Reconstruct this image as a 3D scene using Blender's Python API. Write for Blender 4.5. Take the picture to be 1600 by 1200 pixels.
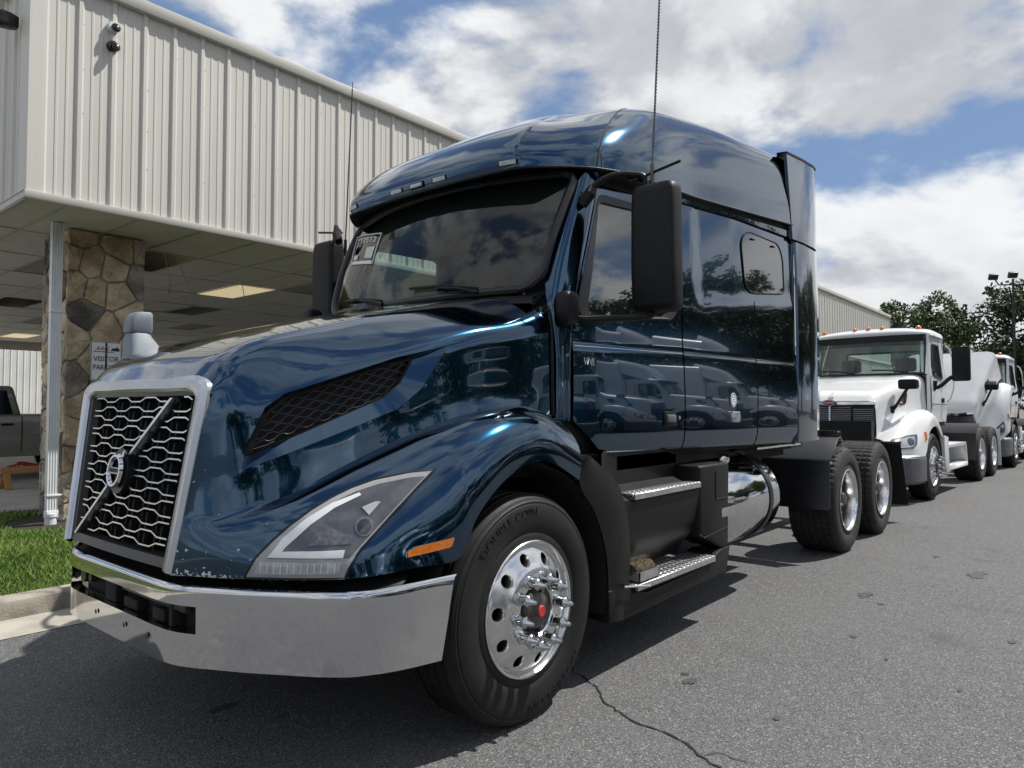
import bpy, bmesh, math, random
import numpy as np
from mathutils import Vector, Matrix
from mathutils.bvhtree import BVHTree
PI = math.pi
R = math.radians
for o in list(bpy.data.objects):
    bpy.data.objects.remove(o)
SC = bpy.context.scene
COL = SC.collection

# ------------------------------------------------------------------ camera
yaw, pitch = R(40.076), math.atan(37 / 1109.0)
fh = Vector((math.cos(yaw), math.sin(yaw), 0))
fw = fh * math.cos(pitch) + Vector((0, 0, 1)) * math.sin(pitch)
rt = Vector((math.sin(yaw), -math.cos(yaw), 0))
up = rt.cross(fw)
cd = bpy.data.cameras.new('camera')
cd.sensor_width = 36
cd.lens = 1109 / 1600 * 36
cd.clip_start = 0.05
cd.clip_end = 3000
cam = bpy.data.objects.new('camera', cd)
COL.objects.link(cam)
mw = Matrix((rt, up, -fw)).transposed().to_4x4()
mw.translation = (-2.492, -3.176, 1.398)
cam.matrix_world = mw
SC.camera = cam

# ------------------------------------------------------------------ sky and sun
SUN = Vector((0.47, -0.29, 0.83)).normalized()
w = bpy.data.worlds.new('World')
SC.world = w
w.use_nodes = True
nt = w.node_tree
nt.nodes.clear()
def N(t, typ, **k):
    n = t.nodes.new(typ)
    for a, b in k.items():
        setattr(n, a, b)
    return n
def math_n(t, op, a, b=None, c=None, clamp=False):
    n = N(t, 'ShaderNodeMath', operation=op, use_clamp=clamp)
    for i, v in enumerate((a, b, c)):
        if v is None:
            continue
        if isinstance(v, (int, float)):
            n.inputs[i].default_value = v
        else:
            t.links.new(v, n.inputs[i])
    return n.outputs[0]
def mixc(t, f, a, b):
    n = N(t, 'ShaderNodeMix', data_type='RGBA')
    for i, v in ((0, f), (6, a), (7, b)):
        if isinstance(v, (int, float)):
            n.inputs[i].default_value = v
        elif isinstance(v, tuple):
            n.inputs[i].default_value = (*v[:3], 1)
        else:
            t.links.new(v, n.inputs[i])
    return n.outputs[2]
def noise_n(t, vec, scale, detail=5, rough=.55, dist=0.0):
    n = N(t, 'ShaderNodeTexNoise')
    n.inputs['Scale'].default_value = scale
    n.inputs['Detail'].default_value = detail
    n.inputs['Roughness'].default_value = rough
    n.inputs['Distortion'].default_value = dist
    t.links.new(vec, n.inputs['Vector'])
    return n.outputs['Fac']
def ramp(t, f, a, b, smooth=True):
    n = N(t, 'ShaderNodeMapRange')
    n.interpolation_type = 'SMOOTHSTEP' if smooth else 'LINEAR'
    n.inputs[1].default_value = a
    n.inputs[2].default_value = b
    t.links.new(f, n.inputs[0])
    return n.outputs[0]
sky = N(nt, 'ShaderNodeTexSky', sky_type='NISHITA', sun_disc=False)
sky.sun_elevation = math.asin(SUN.z)
sky.sun_rotation = math.atan2(SUN.x, SUN.y)
sky.air_density = 1.0
sky.dust_density = 0.6
sky.ozone_density = 1.6
tc = N(nt, 'ShaderNodeTexCoord')
sep = N(nt, 'ShaderNodeSeparateXYZ')
nt.links.new(tc.outputs['Generated'], sep.inputs[0])
cmb = N(nt, 'ShaderNodeCombineXYZ')
nt.links.new(sep.outputs[0], cmb.inputs[0])
nt.links.new(sep.outputs[1], cmb.inputs[1])
nt.links.new(math_n(nt, 'MULTIPLY', sep.outputs[2], 1.9), cmb.inputs[2])
SKY_OFF = (3.1, 5.3, 1.7)
def cloudvec(dx, dy, dz=0):
    a = N(nt, 'ShaderNodeVectorMath', operation='ADD')
    a.inputs[1].default_value = (SKY_OFF[0] + dx, SKY_OFF[1] + dy, SKY_OFF[2] + dz)
    nt.links.new(cmb.outputs[0], a.inputs[0])
    return a.outputs[0]
c0 = noise_n(nt, cloudvec(0, 0, 0), 2.9, 9, .54, .15)
c1 = noise_n(nt, cloudvec(.05, -.02, .075), 2.9, 6, .54, .15)
cover = ramp(nt, c0, .41, .52)
lit = ramp(nt, math_n(nt, 'SUBTRACT', c0, c1), -.07, .07)
thick = ramp(nt, c0, .48, .72)
fine = noise_n(nt, cloudvec(7, 2), 6.0, 6, .6, .2)
shade = mixc(nt, lit, (6.9, 7.2, 7.7), (12.2, 12.4, 12.6))
shade2 = mixc(nt, math_n(nt, 'MULTIPLY', thick, .42), shade, (5.2, 5.5, 6.0))
shade3 = mixc(nt, ramp(nt, fine, .35, .7), shade2, mixc(nt, .35, shade2, (10.5, 10.7, 11.0)))
skyb = mixc(nt, .55, sky.outputs[0], (3.0, 4.9, 8.6))
skyc = mixc(nt, cover, skyb, shade3)
bg = N(nt, 'ShaderNodeBackground')
bg.inputs[1].default_value = 0.06
nt.links.new(skyc, bg.inputs[0])
wo = N(nt, 'ShaderNodeOutputWorld')
nt.links.new(bg.outputs[0], wo.inputs[0])
sl = bpy.data.lights.new('sun', 'SUN')
sl.energy = 4.5
sl.angle = R(.55)
sl.color = (1.0, .955, .89)
so = bpy.data.objects.new('sun', sl)
COL.objects.link(so)
so.rotation_euler = SUN.to_track_quat('Z', 'Y').to_euler()
so.location = SUN * 60
SC.view_settings.view_transform = 'Standard'
SC.view_settings.look = 'None'
SC.view_settings.exposure = 0.35
SC.view_settings.gamma = 1
SC.view_settings.use_curve_mapping = False
SC.render.engine = 'CYCLES'
SC.cycles.use_denoising = True
SC.cycles.max_bounces = 8
SC.cycles.transparent_max_bounces = 16
SC.cycles.caustics_reflective = False
SC.cycles.caustics_refractive = False
SC.cycles.sample_clamp_indirect = 6.0

# ------------------------------------------------------------------ materials
MATS = {}
def base_mat(name):
    m = bpy.data.materials.new(name)
    m.use_nodes = True
    t = m.node_tree
    b = t.nodes['Principled BSDF']
    MATS[name] = m
    return m, t, b
def mat(name, c1, c2=None, scale=6.0, rough=.5, rough2=None, metal=0.0, coat=0.0, bump=0.0, bscale=40.0, spec=.5,
        stretch=None, detail=5, lo=.35, hi=.65, coat_rough=.03, bdist=.01):
    m, t, b = base_mat(name)
    tcn = N(t, 'ShaderNodeTexCoord')
    vec = tcn.outputs['Object']
    if stretch:
        mp = N(t, 'ShaderNodeMapping')
        mp.inputs['Scale'].default_value = stretch
        t.links.new(vec, mp.inputs[0])
        vec = mp.outputs[0]
    if c2 is None:
        c2 = tuple(x * .85 for x in c1)
    f = ramp(t, noise_n(t, vec, scale, detail), lo, hi)
    t.links.new(mixc(t, f, c1, c2), b.inputs['Base Color'])
    if rough2 is not None:
        rr = N(t, 'ShaderNodeMapRange')
        rr.inputs[3].default_value = rough
        rr.inputs[4].default_value = rough2
        t.links.new(noise_n(t, vec, scale * 1.7, 4), rr.inputs[0])
        t.links.new(rr.outputs[0], b.inputs['Roughness'])
    else:
        b.inputs['Roughness'].default_value = rough
    b.inputs['Metallic'].default_value = metal
    b.inputs['Specular IOR Level'].default_value = spec
    b.inputs['Coat Weight'].default_value = coat
    b.inputs['Coat Roughness'].default_value = coat_rough
    if bump:
        bn = N(t, 'ShaderNodeBump')
        bn.inputs['Strength'].default_value = bump
        bn.inputs['Distance'].default_value = bdist
        t.links.new(noise_n(t, vec, bscale, 5, .6), bn.inputs['Height'])
        t.links.new(bn.outputs[0], b.inputs['Normal'])
    return m
def glass_mat(name, tint, ior=1.55, gloss=(1, 1, 1)):
    m = bpy.data.materials.new(name)
    m.use_nodes = True
    t = m.node_tree
    t.nodes.clear()
    o = N(t, 'ShaderNodeOutputMaterial')
    mx = N(t, 'ShaderNodeMixShader')
    lw = N(t, 'ShaderNodeLayerWeight')
    lw.inputs[0].default_value = .5
    f0 = ((ior - 1) / (ior + 1)) ** 2
    fac = math_n(t, 'ADD', f0, math_n(t, 'MULTIPLY', 1 - f0, math_n(t, 'POWER', lw.outputs['Facing'], 5.0)))
    tr = N(t, 'ShaderNodeBsdfTransparent')
    tcn = N(t, 'ShaderNodeTexCoord')
    f = noise_n(t, tcn.outputs['Object'], 2.0, 3)
    t.links.new(mixc(t, f, tint, tuple(x * .93 for x in tint)), tr.inputs[0])
    gl = N(t, 'ShaderNodeBsdfGlossy')
    gl.inputs['Roughness'].default_value = .01
    gl.inputs[0].default_value = (*gloss, 1)
    t.links.new(fac, mx.inputs[0])
    t.links.new(tr.outputs[0], mx.inputs[1])
    t.links.new(gl.outputs[0], mx.inputs[2])
    t.links.new(mx.outputs[0], o.inputs[0])
    MATS[name] = m
    return m
def paint_mat():
    m, t, b = base_mat('blue_paint')
    tcn = N(t, 'ShaderNodeTexCoord')
    vec = tcn.outputs['Object']
    fl = noise_n(t, vec, 900, 2)
    base = mixc(t, ramp(t, fl, .3, .75), (.0018, .034, .078), (.0040, .053, .113))
    # stone chips: flecks with a shape of their own, thick on the front corner of the hood
    s3 = N(t, 'ShaderNodeSeparateXYZ')
    t.links.new(vec, s3.inputs[0])
    near = ramp(t, s3.outputs[0], -1.02, -1.25)
    low = ramp(t, s3.outputs[2], 1.02, .80)
    nearl = ramp(t, s3.outputs[0], -.70, -1.15)
    edge = ramp(t, s3.outputs[2], .84, .79)
    dens = math_n(t, 'ADD', math_n(t, 'MULTIPLY', near, math_n(t, 'ADD', math_n(t, 'MULTIPLY', low, .05), .022)),
                  math_n(t, 'MULTIPLY', math_n(t, 'MULTIPLY', nearl, edge), .17))
    chips = noise_n(t, vec, 60, 3, .5)
    patch_n = noise_n(t, vec, 9, 2, .5)
    th = math_n(t, 'SUBTRACT', .765, math_n(t, 'ADD', dens, math_n(t, 'MULTIPLY', math_n(t, 'SUBTRACT', patch_n, .5), .30)))
    chip = math_n(t, 'MULTIPLY', math_n(t, 'GREATER_THAN', chips, th), math_n(t, 'GREATER_THAN', dens, .004))
    t.links.new(mixc(t, chip, base, (.66, .66, .64)), b.inputs['Base Color'])
    inv = math_n(t, 'SUBTRACT', 1.0, chip)
    t.links.new(math_n(t, 'MULTIPLY', inv, 1.0), b.inputs['Metallic'])
    b.inputs['Specular IOR Level'].default_value = .1
    t.links.new(inv, b.inputs['Coat Weight'])
    b.inputs["Roughness"].default_value = .12
    b.inputs['Coat Roughness'].default_value = .015
    b.inputs['Coat IOR'].default_value = 1.62
    return m
paint_mat()
mat('chrome', (.66, .66, .67), (.57, .58, .60), 3, rough=.03, rough2=.09, metal=1, bump=.012, bscale=14)
mat('polished', (.82, .82, .82), (.72, .72, .73), 14, rough=.13, rough2=.24, metal=1, bump=.02, bscale=90)
mat('satin', (.55, .57, .62), (.50, .52, .57), 4, rough=.27, metal=.85)
mat('slat', (.68, .69, .70), (.58, .59, .61), 20, rough=.2, metal=1)
mat('black_plastic', (.007, .007, .008), (.011, .011, .012), 12, rough=.38, rough2=.54, spec=.25, bump=.08, bscale=400)
mat('black_satin', (.010, .010, .012), (.015, .015, .017), 5, rough=.30, rough2=.42)
mat('black_void', (.004, .004, .004), (.006, .006, .006), 9, rough=.8)
mat('mirror_shell', (.008, .008, .009), (.011, .011, .012), 30, rough=.5, bump=.06, bscale=600, spec=.25)
mat('rubber', (.009, .009, .0095), (.015, .015, .015), 7, rough=.5, rough2=.7, bump=.1, bscale=160, spec=.3)
mat('tread_rubber', (.014, .014, .014), (.026, .025, .024), 12, rough=.75, rough2=.9, bump=.2, bscale=120)
mat('hub_grey', (.13, .125, .12), (.07, .068, .065), 18, rough=.45, metal=.6)
mat('red_cap', (.55, .03, .03), (.45, .02, .02), 30, rough=.35, coat=.5)
mat('amber', (.62, .17, .015), (.50, .12, .01), 60, rough=.22, coat=1, bump=.2, bscale=160)
mat('lamp_clear', (.55, .56, .56), (.42, .43, .44), 30, rough=.2, coat=.6)
mat('lamp_edge', (.40, .405, .41), (.33, .335, .34), 14, rough=.3, coat=.5)
mat('lamp_white', (.86, .87, .87), (.80, .81, .82), 18, rough=.25, coat=.5)
mat('lamp_dark', (.13, .135, .145), (.08, .085, .092), 9, rough=.3, metal=.5)
mat('interior', (.030, .030, .032), (.020, .020, .022), 8, rough=.75)
mat('interior_grey', (.14, .14, .14), (.10, .10, .10), 9, rough=.8)
mat('white_print', (.78, .78, .77), (.72, .72, .71), 20, rough=.5)
mat('white_paint', (.74, .75, .75), (.70, .71, .72), 3, rough=.32, coat=.8)
mat('blue_band', (.10, .20, .50), (.08, .16, .42), 8, rough=.35, coat=.6)
mat('red_badge', (.35, .02, .03), (.28, .015, .02), 30, rough=.3, coat=.5)
mat('bumper_grey', (.115, .115, .125), (.095, .095, .105), 8, rough=.5)
mat('vent_grey', (.055, .055, .06), (.04, .04, .045), 30, rough=.45)
mat('grille_dark', (.05, .05, .05), (.03, .03, .03), 40, rough=.4, metal=.7)
mat('grille_grey', (.20, .20, .205), (.13, .13, .135), 60, rough=.4, metal=.7)
mat('step_alu', (.62, .62, .63), (.50, .50, .51), 25, rough=.3, rough2=.45, metal=.9)
mat('brush', (.16, .125, .08), (.09, .07, .045), 60, rough=.95, bump=.8, bscale=220, bdist=.02)
mat('siding', (.60, .585, .535), (.55, .535, .49), 1.3, rough=.45, rough2=.6, stretch=(1, 1, .25))
mat('siding_trim', (.52, .505, .455), (.48, .465, .42), 2, rough=.5)
mat('siding_white', (.62, .63, .62), (.56, .57, .56), 1.2, rough=.55)
mat('ceiling_tile', (.70, .69, .64), (.64, .63, .58), 4, rough=.95, bump=.2, bscale=120)
mat('ceiling_tile_stained', (.36, .34, .29), (.30, .28, .235), 3, rough=.95, bump=.2, bscale=120)
mat('ceiling_grid', (.5, .49, .45), (.45, .44, .40), 5, rough=.6)
mat('gutter_white', (.72, .74, .75), (.66, .68, .69), 5, rough=.4)
mat('mortar', (.33, .31, .275), (.23, .215, .19), 9, rough=.95, bump=.7, bscale=40, bdist=.02)
for i, (a, b) in enumerate([((.66, .52, .35), (.36, .27, .18)), ((.46, .40, .33), (.20, .175, .145)), ((.74, .65, .48), (.46, .37, .25)),
                            ((.25, .22, .19), (.10, .09, .08)), ((.60, .54, .44), (.30, .26, .20))]):
    mat('stone%d' % i, a, b, 4.5, rough=.9, bump=.9, bscale=14, bdist=.03, lo=.3, hi=.62)
mat('concrete', (.40, .375, .32), (.29, .275, .24), 3.5, rough=.9, bump=.35, bscale=60)
mat('kerb_concrete', (.36, .335, .285), (.22, .20, .17), 5, rough=.92, bump=.5, bscale=70)
mat('floor_concrete', (.42, .40, .36), (.34, .32, .285), 1.2, rough=.8, bump=.1)
mat('soil', (.05, .055, .02), (.03, .03, .014), 8, rough=1)
mat('mulch', (.035, .028, .022), (.06, .05, .04), 30, rough=1, bump=1, bscale=60, bdist=.03)
mat('grass', (.10, .19, .026), (.18, .26, .055), 3, rough=.6)
mat('bark', (.085, .068, .05), (.05, .04, .03), 9, rough=.95, bump=.8, bscale=20, bdist=.03)
mat('leaf', (.045, .085, .022), (.085, .13, .035), 1.1, rough=.6)
mat('leaf_dark', (.034, .066, .019), (.062, .10, .028), 1.1, rough=.6)
mat('wood', (.42, .24, .085), (.33, .18, .06), 5, rough=.7, stretch=(1, 8, 8))
mat('pickup_grey', (.20, .195, .18), (.18, .175, .16), 5, rough=.35, coat=.8)
mat('bin_grey', (.19, .225, .26), (.165, .195, .225), 6, rough=.55)
mat('sign_white', (.76, .77, .78), (.72, .73, .74), 8, rough=.4)
mat('sign_black', (.02, .022, .026), (.03, .03, .034), 20, rough=.5)
mat('sign_red', (.40, .025, .05), (.33, .02, .04), 20, rough=.5)
mat('pole_dark', (.045, .045, .05), (.03, .03, .034), 5, rough=.5, metal=.4)
mat('wire', (.55, .52, .46), (.45, .42, .37), 20, rough=.6)
mat('camera_black', (.012, .012, .012), (.02, .02, .02), 20, rough=.25)
glass_mat('windshield', (.70, .84, .80), 1.6)
glass_mat('side_glass', (.60, .70, .67), 2.6)
glass_mat('lamp_cover', (.93, .94, .95), 1.5)
m_, t_, b_ = base_mat('dark_glass')
tcn = N(t_, 'ShaderNodeTexCoord')
t_.links.new(mixc(t_, noise_n(t_, tcn.outputs['Object'], 3, 3), (.006, .008, .009), (.01, .012, .013)), b_.inputs['Base Color'])
b_.inputs['Roughness'].default_value = .015
b_.inputs['Coat Weight'].default_value = 1
b_.inputs['Specular IOR Level'].default_value = .8
m_, t_, b_ = base_mat('lamp_panel')
tcn = N(t_, 'ShaderNodeTexCoord')
pcol = mixc(t_, noise_n(t_, tcn.outputs['Object'], 6, 3), (.80, .66, .40), (.74, .60, .36))
t_.links.new(pcol, b_.inputs['Base Color'])
t_.links.new(pcol, b_.inputs['Emission Color'])
b_.inputs['Emission Strength'].default_value = .5
mat('asphalt_stain', (.022, .022, .023), (.075, .075, .075), 140, rough=.7, detail=2, bump=.4, bscale=60)
# asphalt: dark binder, pale grains, worn and stained patches
m_, t_, b_ = base_mat('asphalt')
tcn = N(t_, 'ShaderNodeTexCoord')
v_ = tcn.outputs['Object']
vo = N(t_, 'ShaderNodeTexVoronoi')
vo.inputs['Scale'].default_value = 150
t_.links.new(v_, vo.inputs['Vector'])
sepc = N(t_, 'ShaderNodeSeparateXYZ')
t_.links.new(vo.outputs['Color'], sepc.inputs[0])
grain = mixc(t_, sepc.outputs[0], (.034, .035, .037), (.150, .151, .152))
pale = math_n(t_, 'GREATER_THAN', sepc.outputs[1], .955)
grain = mixc(t_, math_n(t_, 'MULTIPLY', pale, .8), grain, (.30, .30, .30))
wear = ramp(t_, noise_n(t_, v_, .55, 6, .6), .35, .7)
grain = mixc(t_, math_n(t_, 'MULTIPLY', wear, .28), grain, (.125, .126, .128))
spots = ramp(t_, noise_n(t_, v_, 1.6, 5, .62, .5), .58, .74)
grain = mixc(t_, math_n(t_, 'MULTIPLY', spots, .45), grain, (.040, .040, .041))
t_.links.new(grain, b_.inputs['Base Color'])
b_.inputs['Roughness'].default_value = .85
bn = N(t_, 'ShaderNodeBump')
bn.inputs['Strength'].default_value = .55
bn.inputs['Distance'].default_value = .006
hsum = math_n(t_, 'SUBTRACT', math_n(t_, 'MULTIPLY', noise_n(t_, v_, 55, 4, .6), .8), vo.outputs['Distance'])
t_.links.new(hsum, bn.inputs['Height'])
t_.links.new(bn.outputs[0], b_.inputs['Normal'])

# ------------------------------------------------------------------ mesh helpers
class B:
    def __init__(s):
        s.v = []
        s.f = []
    def add(s, vs, fs):
        o = len(s.v)
        s.v += [tuple(float(c) for c in p) for p in vs]
        s.f += [tuple(i + o for i in f) for f in fs]
        return s
    def box(s, x0, x1, y0, y1, z0, z1):
        vs = [(x, y, z) for x in (x0, x1) for y in (y0, y1) for z in (z0, z1)]
        return s.add(vs, [(0, 1, 3, 2), (4, 6, 7, 5), (0, 4, 5, 1), (2, 3, 7, 6), (0, 2, 6, 4), (1, 5, 7, 3)])
    def obox(s, c, ax, ay, az, hx, hy, hz):
        c, ax, ay, az = Vector(c), Vector(ax), Vector(ay), Vector(az)
        vs = [c + ax * (hx * i) + ay * (hy * j) + az * (hz * k) for i in (-1, 1) for j in (-1, 1) for k in (-1, 1)]
        return s.add(vs, [(0, 1, 3, 2), (4, 6, 7, 5), (0, 4, 5, 1), (2, 3, 7, 6), (0, 2, 6, 4), (1, 5, 7, 3)])
    def loft(s, rings, cap=True, closed=True):
        n = len(rings[0])
        vs = [p for r in rings for p in r]
        fs = []
        for i in range(len(rings) - 1):
            for j in range(n if closed else n - 1):
                a, b = i * n + j, i * n + (j + 1) % n
                fs.append((a, b, b + n, a + n))
        if cap and closed:
            fs.append(tuple(range(n))[::-1])
            fs.append(tuple((len(rings) - 1) * n + j for j in range(n)))
        return s.add(vs, fs)
    def tube(s, path, r, n=8, cap=True):
        P = [Vector(p) for p in path]
        rings = []
        ref = None
        for i, p in enumerate(P):
            d = (P[min(i + 1, len(P) - 1)] - P[max(i - 1, 0)]).normalized()
            if ref is None:
                ref = d.orthogonal().normalized()
            u = (ref - d * ref.dot(d)).normalized()
            ref = u
            v = d.cross(u)
            rr = r[i] if isinstance(r, (list, tuple)) else r
            rings.append([p + (u * math.cos(a) + v * math.sin(a)) * rr for a in [2 * PI * k / n for k in range(n)]])
        return s.loft(rings, cap)
    def lathe(s, prof, c, axis, n=48, cap=False):
        """prof: (radius, height along axis)"""
        ax = Vector(axis).normalized()
        u = ax.orthogonal().normalized()
        if abs(ax.z) < .5:
            u = Vector((0, 0, 1))
        v = ax.cross(u)
        c = Vector(c)
        rings = [[c + ax * h + (u * math.cos(a) + v * math.sin(a)) * r for a in [2 * PI * k / n for k in range(n)]] for r, h in prof]
        return s.loft(rings, cap)
    def prism(s, poly, m0, m1):
        n = len(poly)
        vs = [m0(*p) for p in poly] + [m1(*p) for p in poly]
        fs = [tuple(range(n)), tuple(range(2 * n - 1, n - 1, -1))]
        fs += [(i, i + n, (i + 1) % n + n, (i + 1) % n) for i in range(n)]
        return s.add(vs, fs)
    def plate_y(s, poly, y0, y1):
        return s.prism(poly, lambda a, b: (a, y0, b), lambda a, b: (a, y1, b))
    def plate_x(s, poly, x0, x1):
        return s.prism(poly, lambda a, b: (x0, a, b), lambda a, b: (x1, a, b))
    def plate_z(s, poly, z0, z1):
        return s.prism(poly, lambda a, b: (a, b, z0), lambda a, b: (a, b, z1))
    def grid(s, S):
        nu, nv = len(S), len(S[0])
        vs = [p for r in S for p in r]
        return s.add(vs, [(i * nv + j, i * nv + j + 1, (i + 1) * nv + j + 1, (i + 1) * nv + j) for i in range(nu - 1) for j in range(nv - 1)])
    def mirror(s):
        o = len(s.v)
        s.v += [(x, -y, z) for x, y, z in s.v]
        s.f += [tuple(i + o for i in f)[::-1] for f in s.f]
        return s
    def flip(s):
        c = B()
        c.v = [(x, -y, z) for x, y, z in s.v]
        c.f = [f[::-1] for f in s.f]
        return c
    def bm(s):
        b = bmesh.new()
        vs = [b.verts.new(p) for p in s.v]
        for f in s.f:
            try:
                b.faces.new([vs[i] for i in f])
            except ValueError:
                pass
        return b
    def build(s, name, m, parent=None, bevel=0.0, seg=2, sharp=38, merge=True, bang=30):
        b = s.bm()
        return bm_obj(name, b, m, parent, bevel, seg, sharp, merge, bang)
def bm_obj(name, b, m, parent=None, bevel=0.0, seg=2, sharp=38, merge=True, bang=30):
    if merge:
        bmesh.ops.remove_doubles(b, verts=b.verts[:], dist=1e-5)
        bmesh.ops.dissolve_degenerate(b, edges=b.edges[:], dist=1e-6)
    bmesh.ops.recalc_face_normals(b, faces=b.faces[:])
    if bevel:
        es = [e for e in b.edges if len(e.link_faces) == 2 and e.calc_face_angle(0) > R(bang)]
        bmesh.ops.bevel(b, geom=es, offset=bevel, segments=seg, affect='EDGES', profile=.5, clamp_overlap=True)
    me = bpy.data.meshes.new(name)
    b.to_mesh(me)
    b.free()
    return me_obj(name, me, m, parent, sharp)
def me_obj(name, me, m, parent=None, sharp=38):
    if not me.materials:
        me.materials.append(MATS[m] if isinstance(m, str) else m)
        me.polygons.foreach_set('use_smooth', [True] * len(me.polygons))
        me.set_sharp_from_angle(angle=R(sharp))
    o = bpy.data.objects.new(name, me)
    COL.objects.link(o)
    if parent is not None:
        o.parent = parent
    return o
def tag(o, label=None, cat=None, group=None, kind=None):
    for k, v in (('label', label), ('category', cat), ('group', group), ('kind', kind)):
        if v:
            o[k] = v
    return o
def empty(name, loc=(0, 0, 0), rz=0.0):
    o = bpy.data.objects.new(name, None)
    o.empty_display_size = .2
    COL.objects.link(o)
    o.location = loc
    o.rotation_euler = (0, 0, rz)
    return o
def copy_tree(o, parent=None):
    c = o.copy()
    COL.objects.link(c)
    c.parent = parent
    for ch in list(o.children):
        copy_tree(ch, c)
    return c
def herm(t, P, q):
    P = np.asarray(P, float)
    n = len(t)
    m = np.zeros_like(P)
    for i in range(n):
        if i == 0:
            m[i] = (P[1] - P[0]) / (t[1] - t[0])
        elif i == n - 1:
            m[i] = (P[-1] - P[-2]) / (t[-1] - t[-2])
        else:
            a = t[i] - t[i - 1]
            b = t[i + 1] - t[i]
            m[i] = ((P[i] - P[i - 1]) / a * b + (P[i + 1] - P[i]) / b * a) / (a + b)
    out = []
    for x in q:
        i = min(max(int(np.searchsorted(t, x)) - 1, 0), n - 2)
        h = t[i + 1] - t[i]
        s = (x - t[i]) / h
        out.append((2 * s**3 - 3 * s * s + 1) * P[i] + (s**3 - 2 * s * s + s) * h * m[i] + (-2 * s**3 + 3 * s * s) * P[i + 1] + (s**3 - s * s) * h * m[i + 1])
    return np.array(out)
def chord(G):
    d = np.linalg.norm(np.diff(G, axis=0), axis=2).mean(1)
    return np.concatenate([[0], np.cumsum(np.maximum(d, 1e-3) ** .7)])
def qpts(t, n):
    r = []
    for i in range(len(t) - 1):
        r += list(np.linspace(t[i], t[i + 1], n, endpoint=False))
    return r + [t[-1]]
def patch(G, nu, nv, tu=None):
    G = np.asarray(G, float)
    tv = chord(G.transpose(1, 0, 2))
    Rr = np.array([herm(tv, row, qpts(tv, nv)) for row in G])
    tu = chord(G) if tu is None else tu
    S = np.array([herm(tu, col, qpts(tu, nu)) for col in Rr.transpose(1, 0, 2)])
    return S.transpose(1, 0, 2)
def spline(P, n):
    P = np.asarray(P, float)
    t = np.concatenate([[0], np.cumsum(np.linalg.norm(np.diff(P, axis=0), axis=1) ** .7)])
    return herm(t, P, qpts(t, n))
def round_poly(P, r, n=4):
    out = []
    for i in range(len(P)):
        a, b, c = Vector(P[i - 1]), Vector(P[i]), Vector(P[(i + 1) % len(P)])
        d0, d1 = (a - b), (c - b)
        rr = min(r, d0.length * .45, d1.length * .45)
        p, q = b + d0.normalized() * rr, b + d1.normalized() * rr
        for k in range(n + 1):
            t = k / n
            out.append(tuple(p * (1 - t) ** 2 + b * (2 * t * (1 - t)) + q * t * t))
    return out
def resample(P, n):
    P = [Vector(p) for p in P]
    L = [0]
    for i in range(len(P)):
        L.append(L[-1] + (P[(i + 1) % len(P)] - P[i]).length)
    out = []
    for k in range(n):
        s = L[-1] * k / n
        i = max(j for j in range(len(P)) if L[j] <= s + 1e-9)
        t = (s - L[i]) / max(L[i + 1] - L[i], 1e-9)
        out.append(tuple(P[i].lerp(P[(i + 1) % len(P)], t)))
    return out
def inside(p, poly):
    x, y = p
    c = False
    for i in range(len(poly)):
        (x0, y0), (x1, y1) = poly[i - 1], poly[i]
        if (y0 > y) != (y1 > y) and x < (x1 - x0) * (y - y0) / (y1 - y0) + x0:
            c = not c
    return c
def cut_convex(b, poly, keep='out', margin=.02):
    """cut a convex outline, given in x and z, out of the sheet b (or keep only the outline)"""
    ar = sum(poly[i - 1][0] * poly[i][1] - poly[i][0] * poly[i - 1][1] for i in range(len(poly)))
    if ar < 0:
        poly = poly[::-1]
    xs, zs = [p[0] for p in poly], [p[1] for p in poly]
    bx = (min(xs) - margin, max(xs) + margin, min(zs) - margin, max(zs) + margin)
    planes = []
    for i in range(len(poly)):
        (x0, z0), (x1, z1) = poly[i - 1], poly[i]
        d = Vector((x1 - x0, z1 - z0))
        if d.length < 1e-6:
            continue
        planes.append((Vector((x0, 0, z0)), Vector((d.y, 0, -d.x)).normalized()))
    for co, no in planes:
        fs = []
        for f in b.faces:
            fx = [v.co.x for v in f.verts]
            fz = [v.co.z for v in f.verts]
            if keep == 'in' or (max(fx) > bx[0] and min(fx) < bx[1] and max(fz) > bx[2] and min(fz) < bx[3]):
                fs.append(f)
        geom = list({v for f in fs for v in f.verts}) + list({e for f in fs for e in f.edges}) + fs
        bmesh.ops.bisect_plane(b, geom=geom, plane_co=co, plane_no=no, clear_outer=(keep == 'in'))
    if keep == 'out':
        dead = [f for f in b.faces if all((f.calc_center_median() - co).dot(no) < 1e-5 for co, no in planes)]
        bmesh.ops.delete(b, geom=dead, context='FACES')
def tess(poly, step):
    """flat mesh of a 2-D outline, cut on a grid; returns a bmesh in (u, v, 0)"""
    b = bmesh.new()
    b.faces.new([b.verts.new((p[0], p[1], 0)) for p in poly])
    us, vs = [p[0] for p in poly], [p[1] for p in poly]
    bmesh.ops.triangulate(b, faces=b.faces[:])
    for lo, hi, no in ((min(us), max(us), (1, 0, 0)), (min(vs), max(vs), (0, 1, 0))):
        n = int((hi - lo) / step)
        for k in range(1, n + 1):
            q = lo + (hi - lo) * k / (n + 1)
            bmesh.ops.bisect_plane(b, geom=b.verts[:] + b.edges[:] + b.faces[:], plane_co=(q, q, 0), plane_no=no)
    return b
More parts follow.
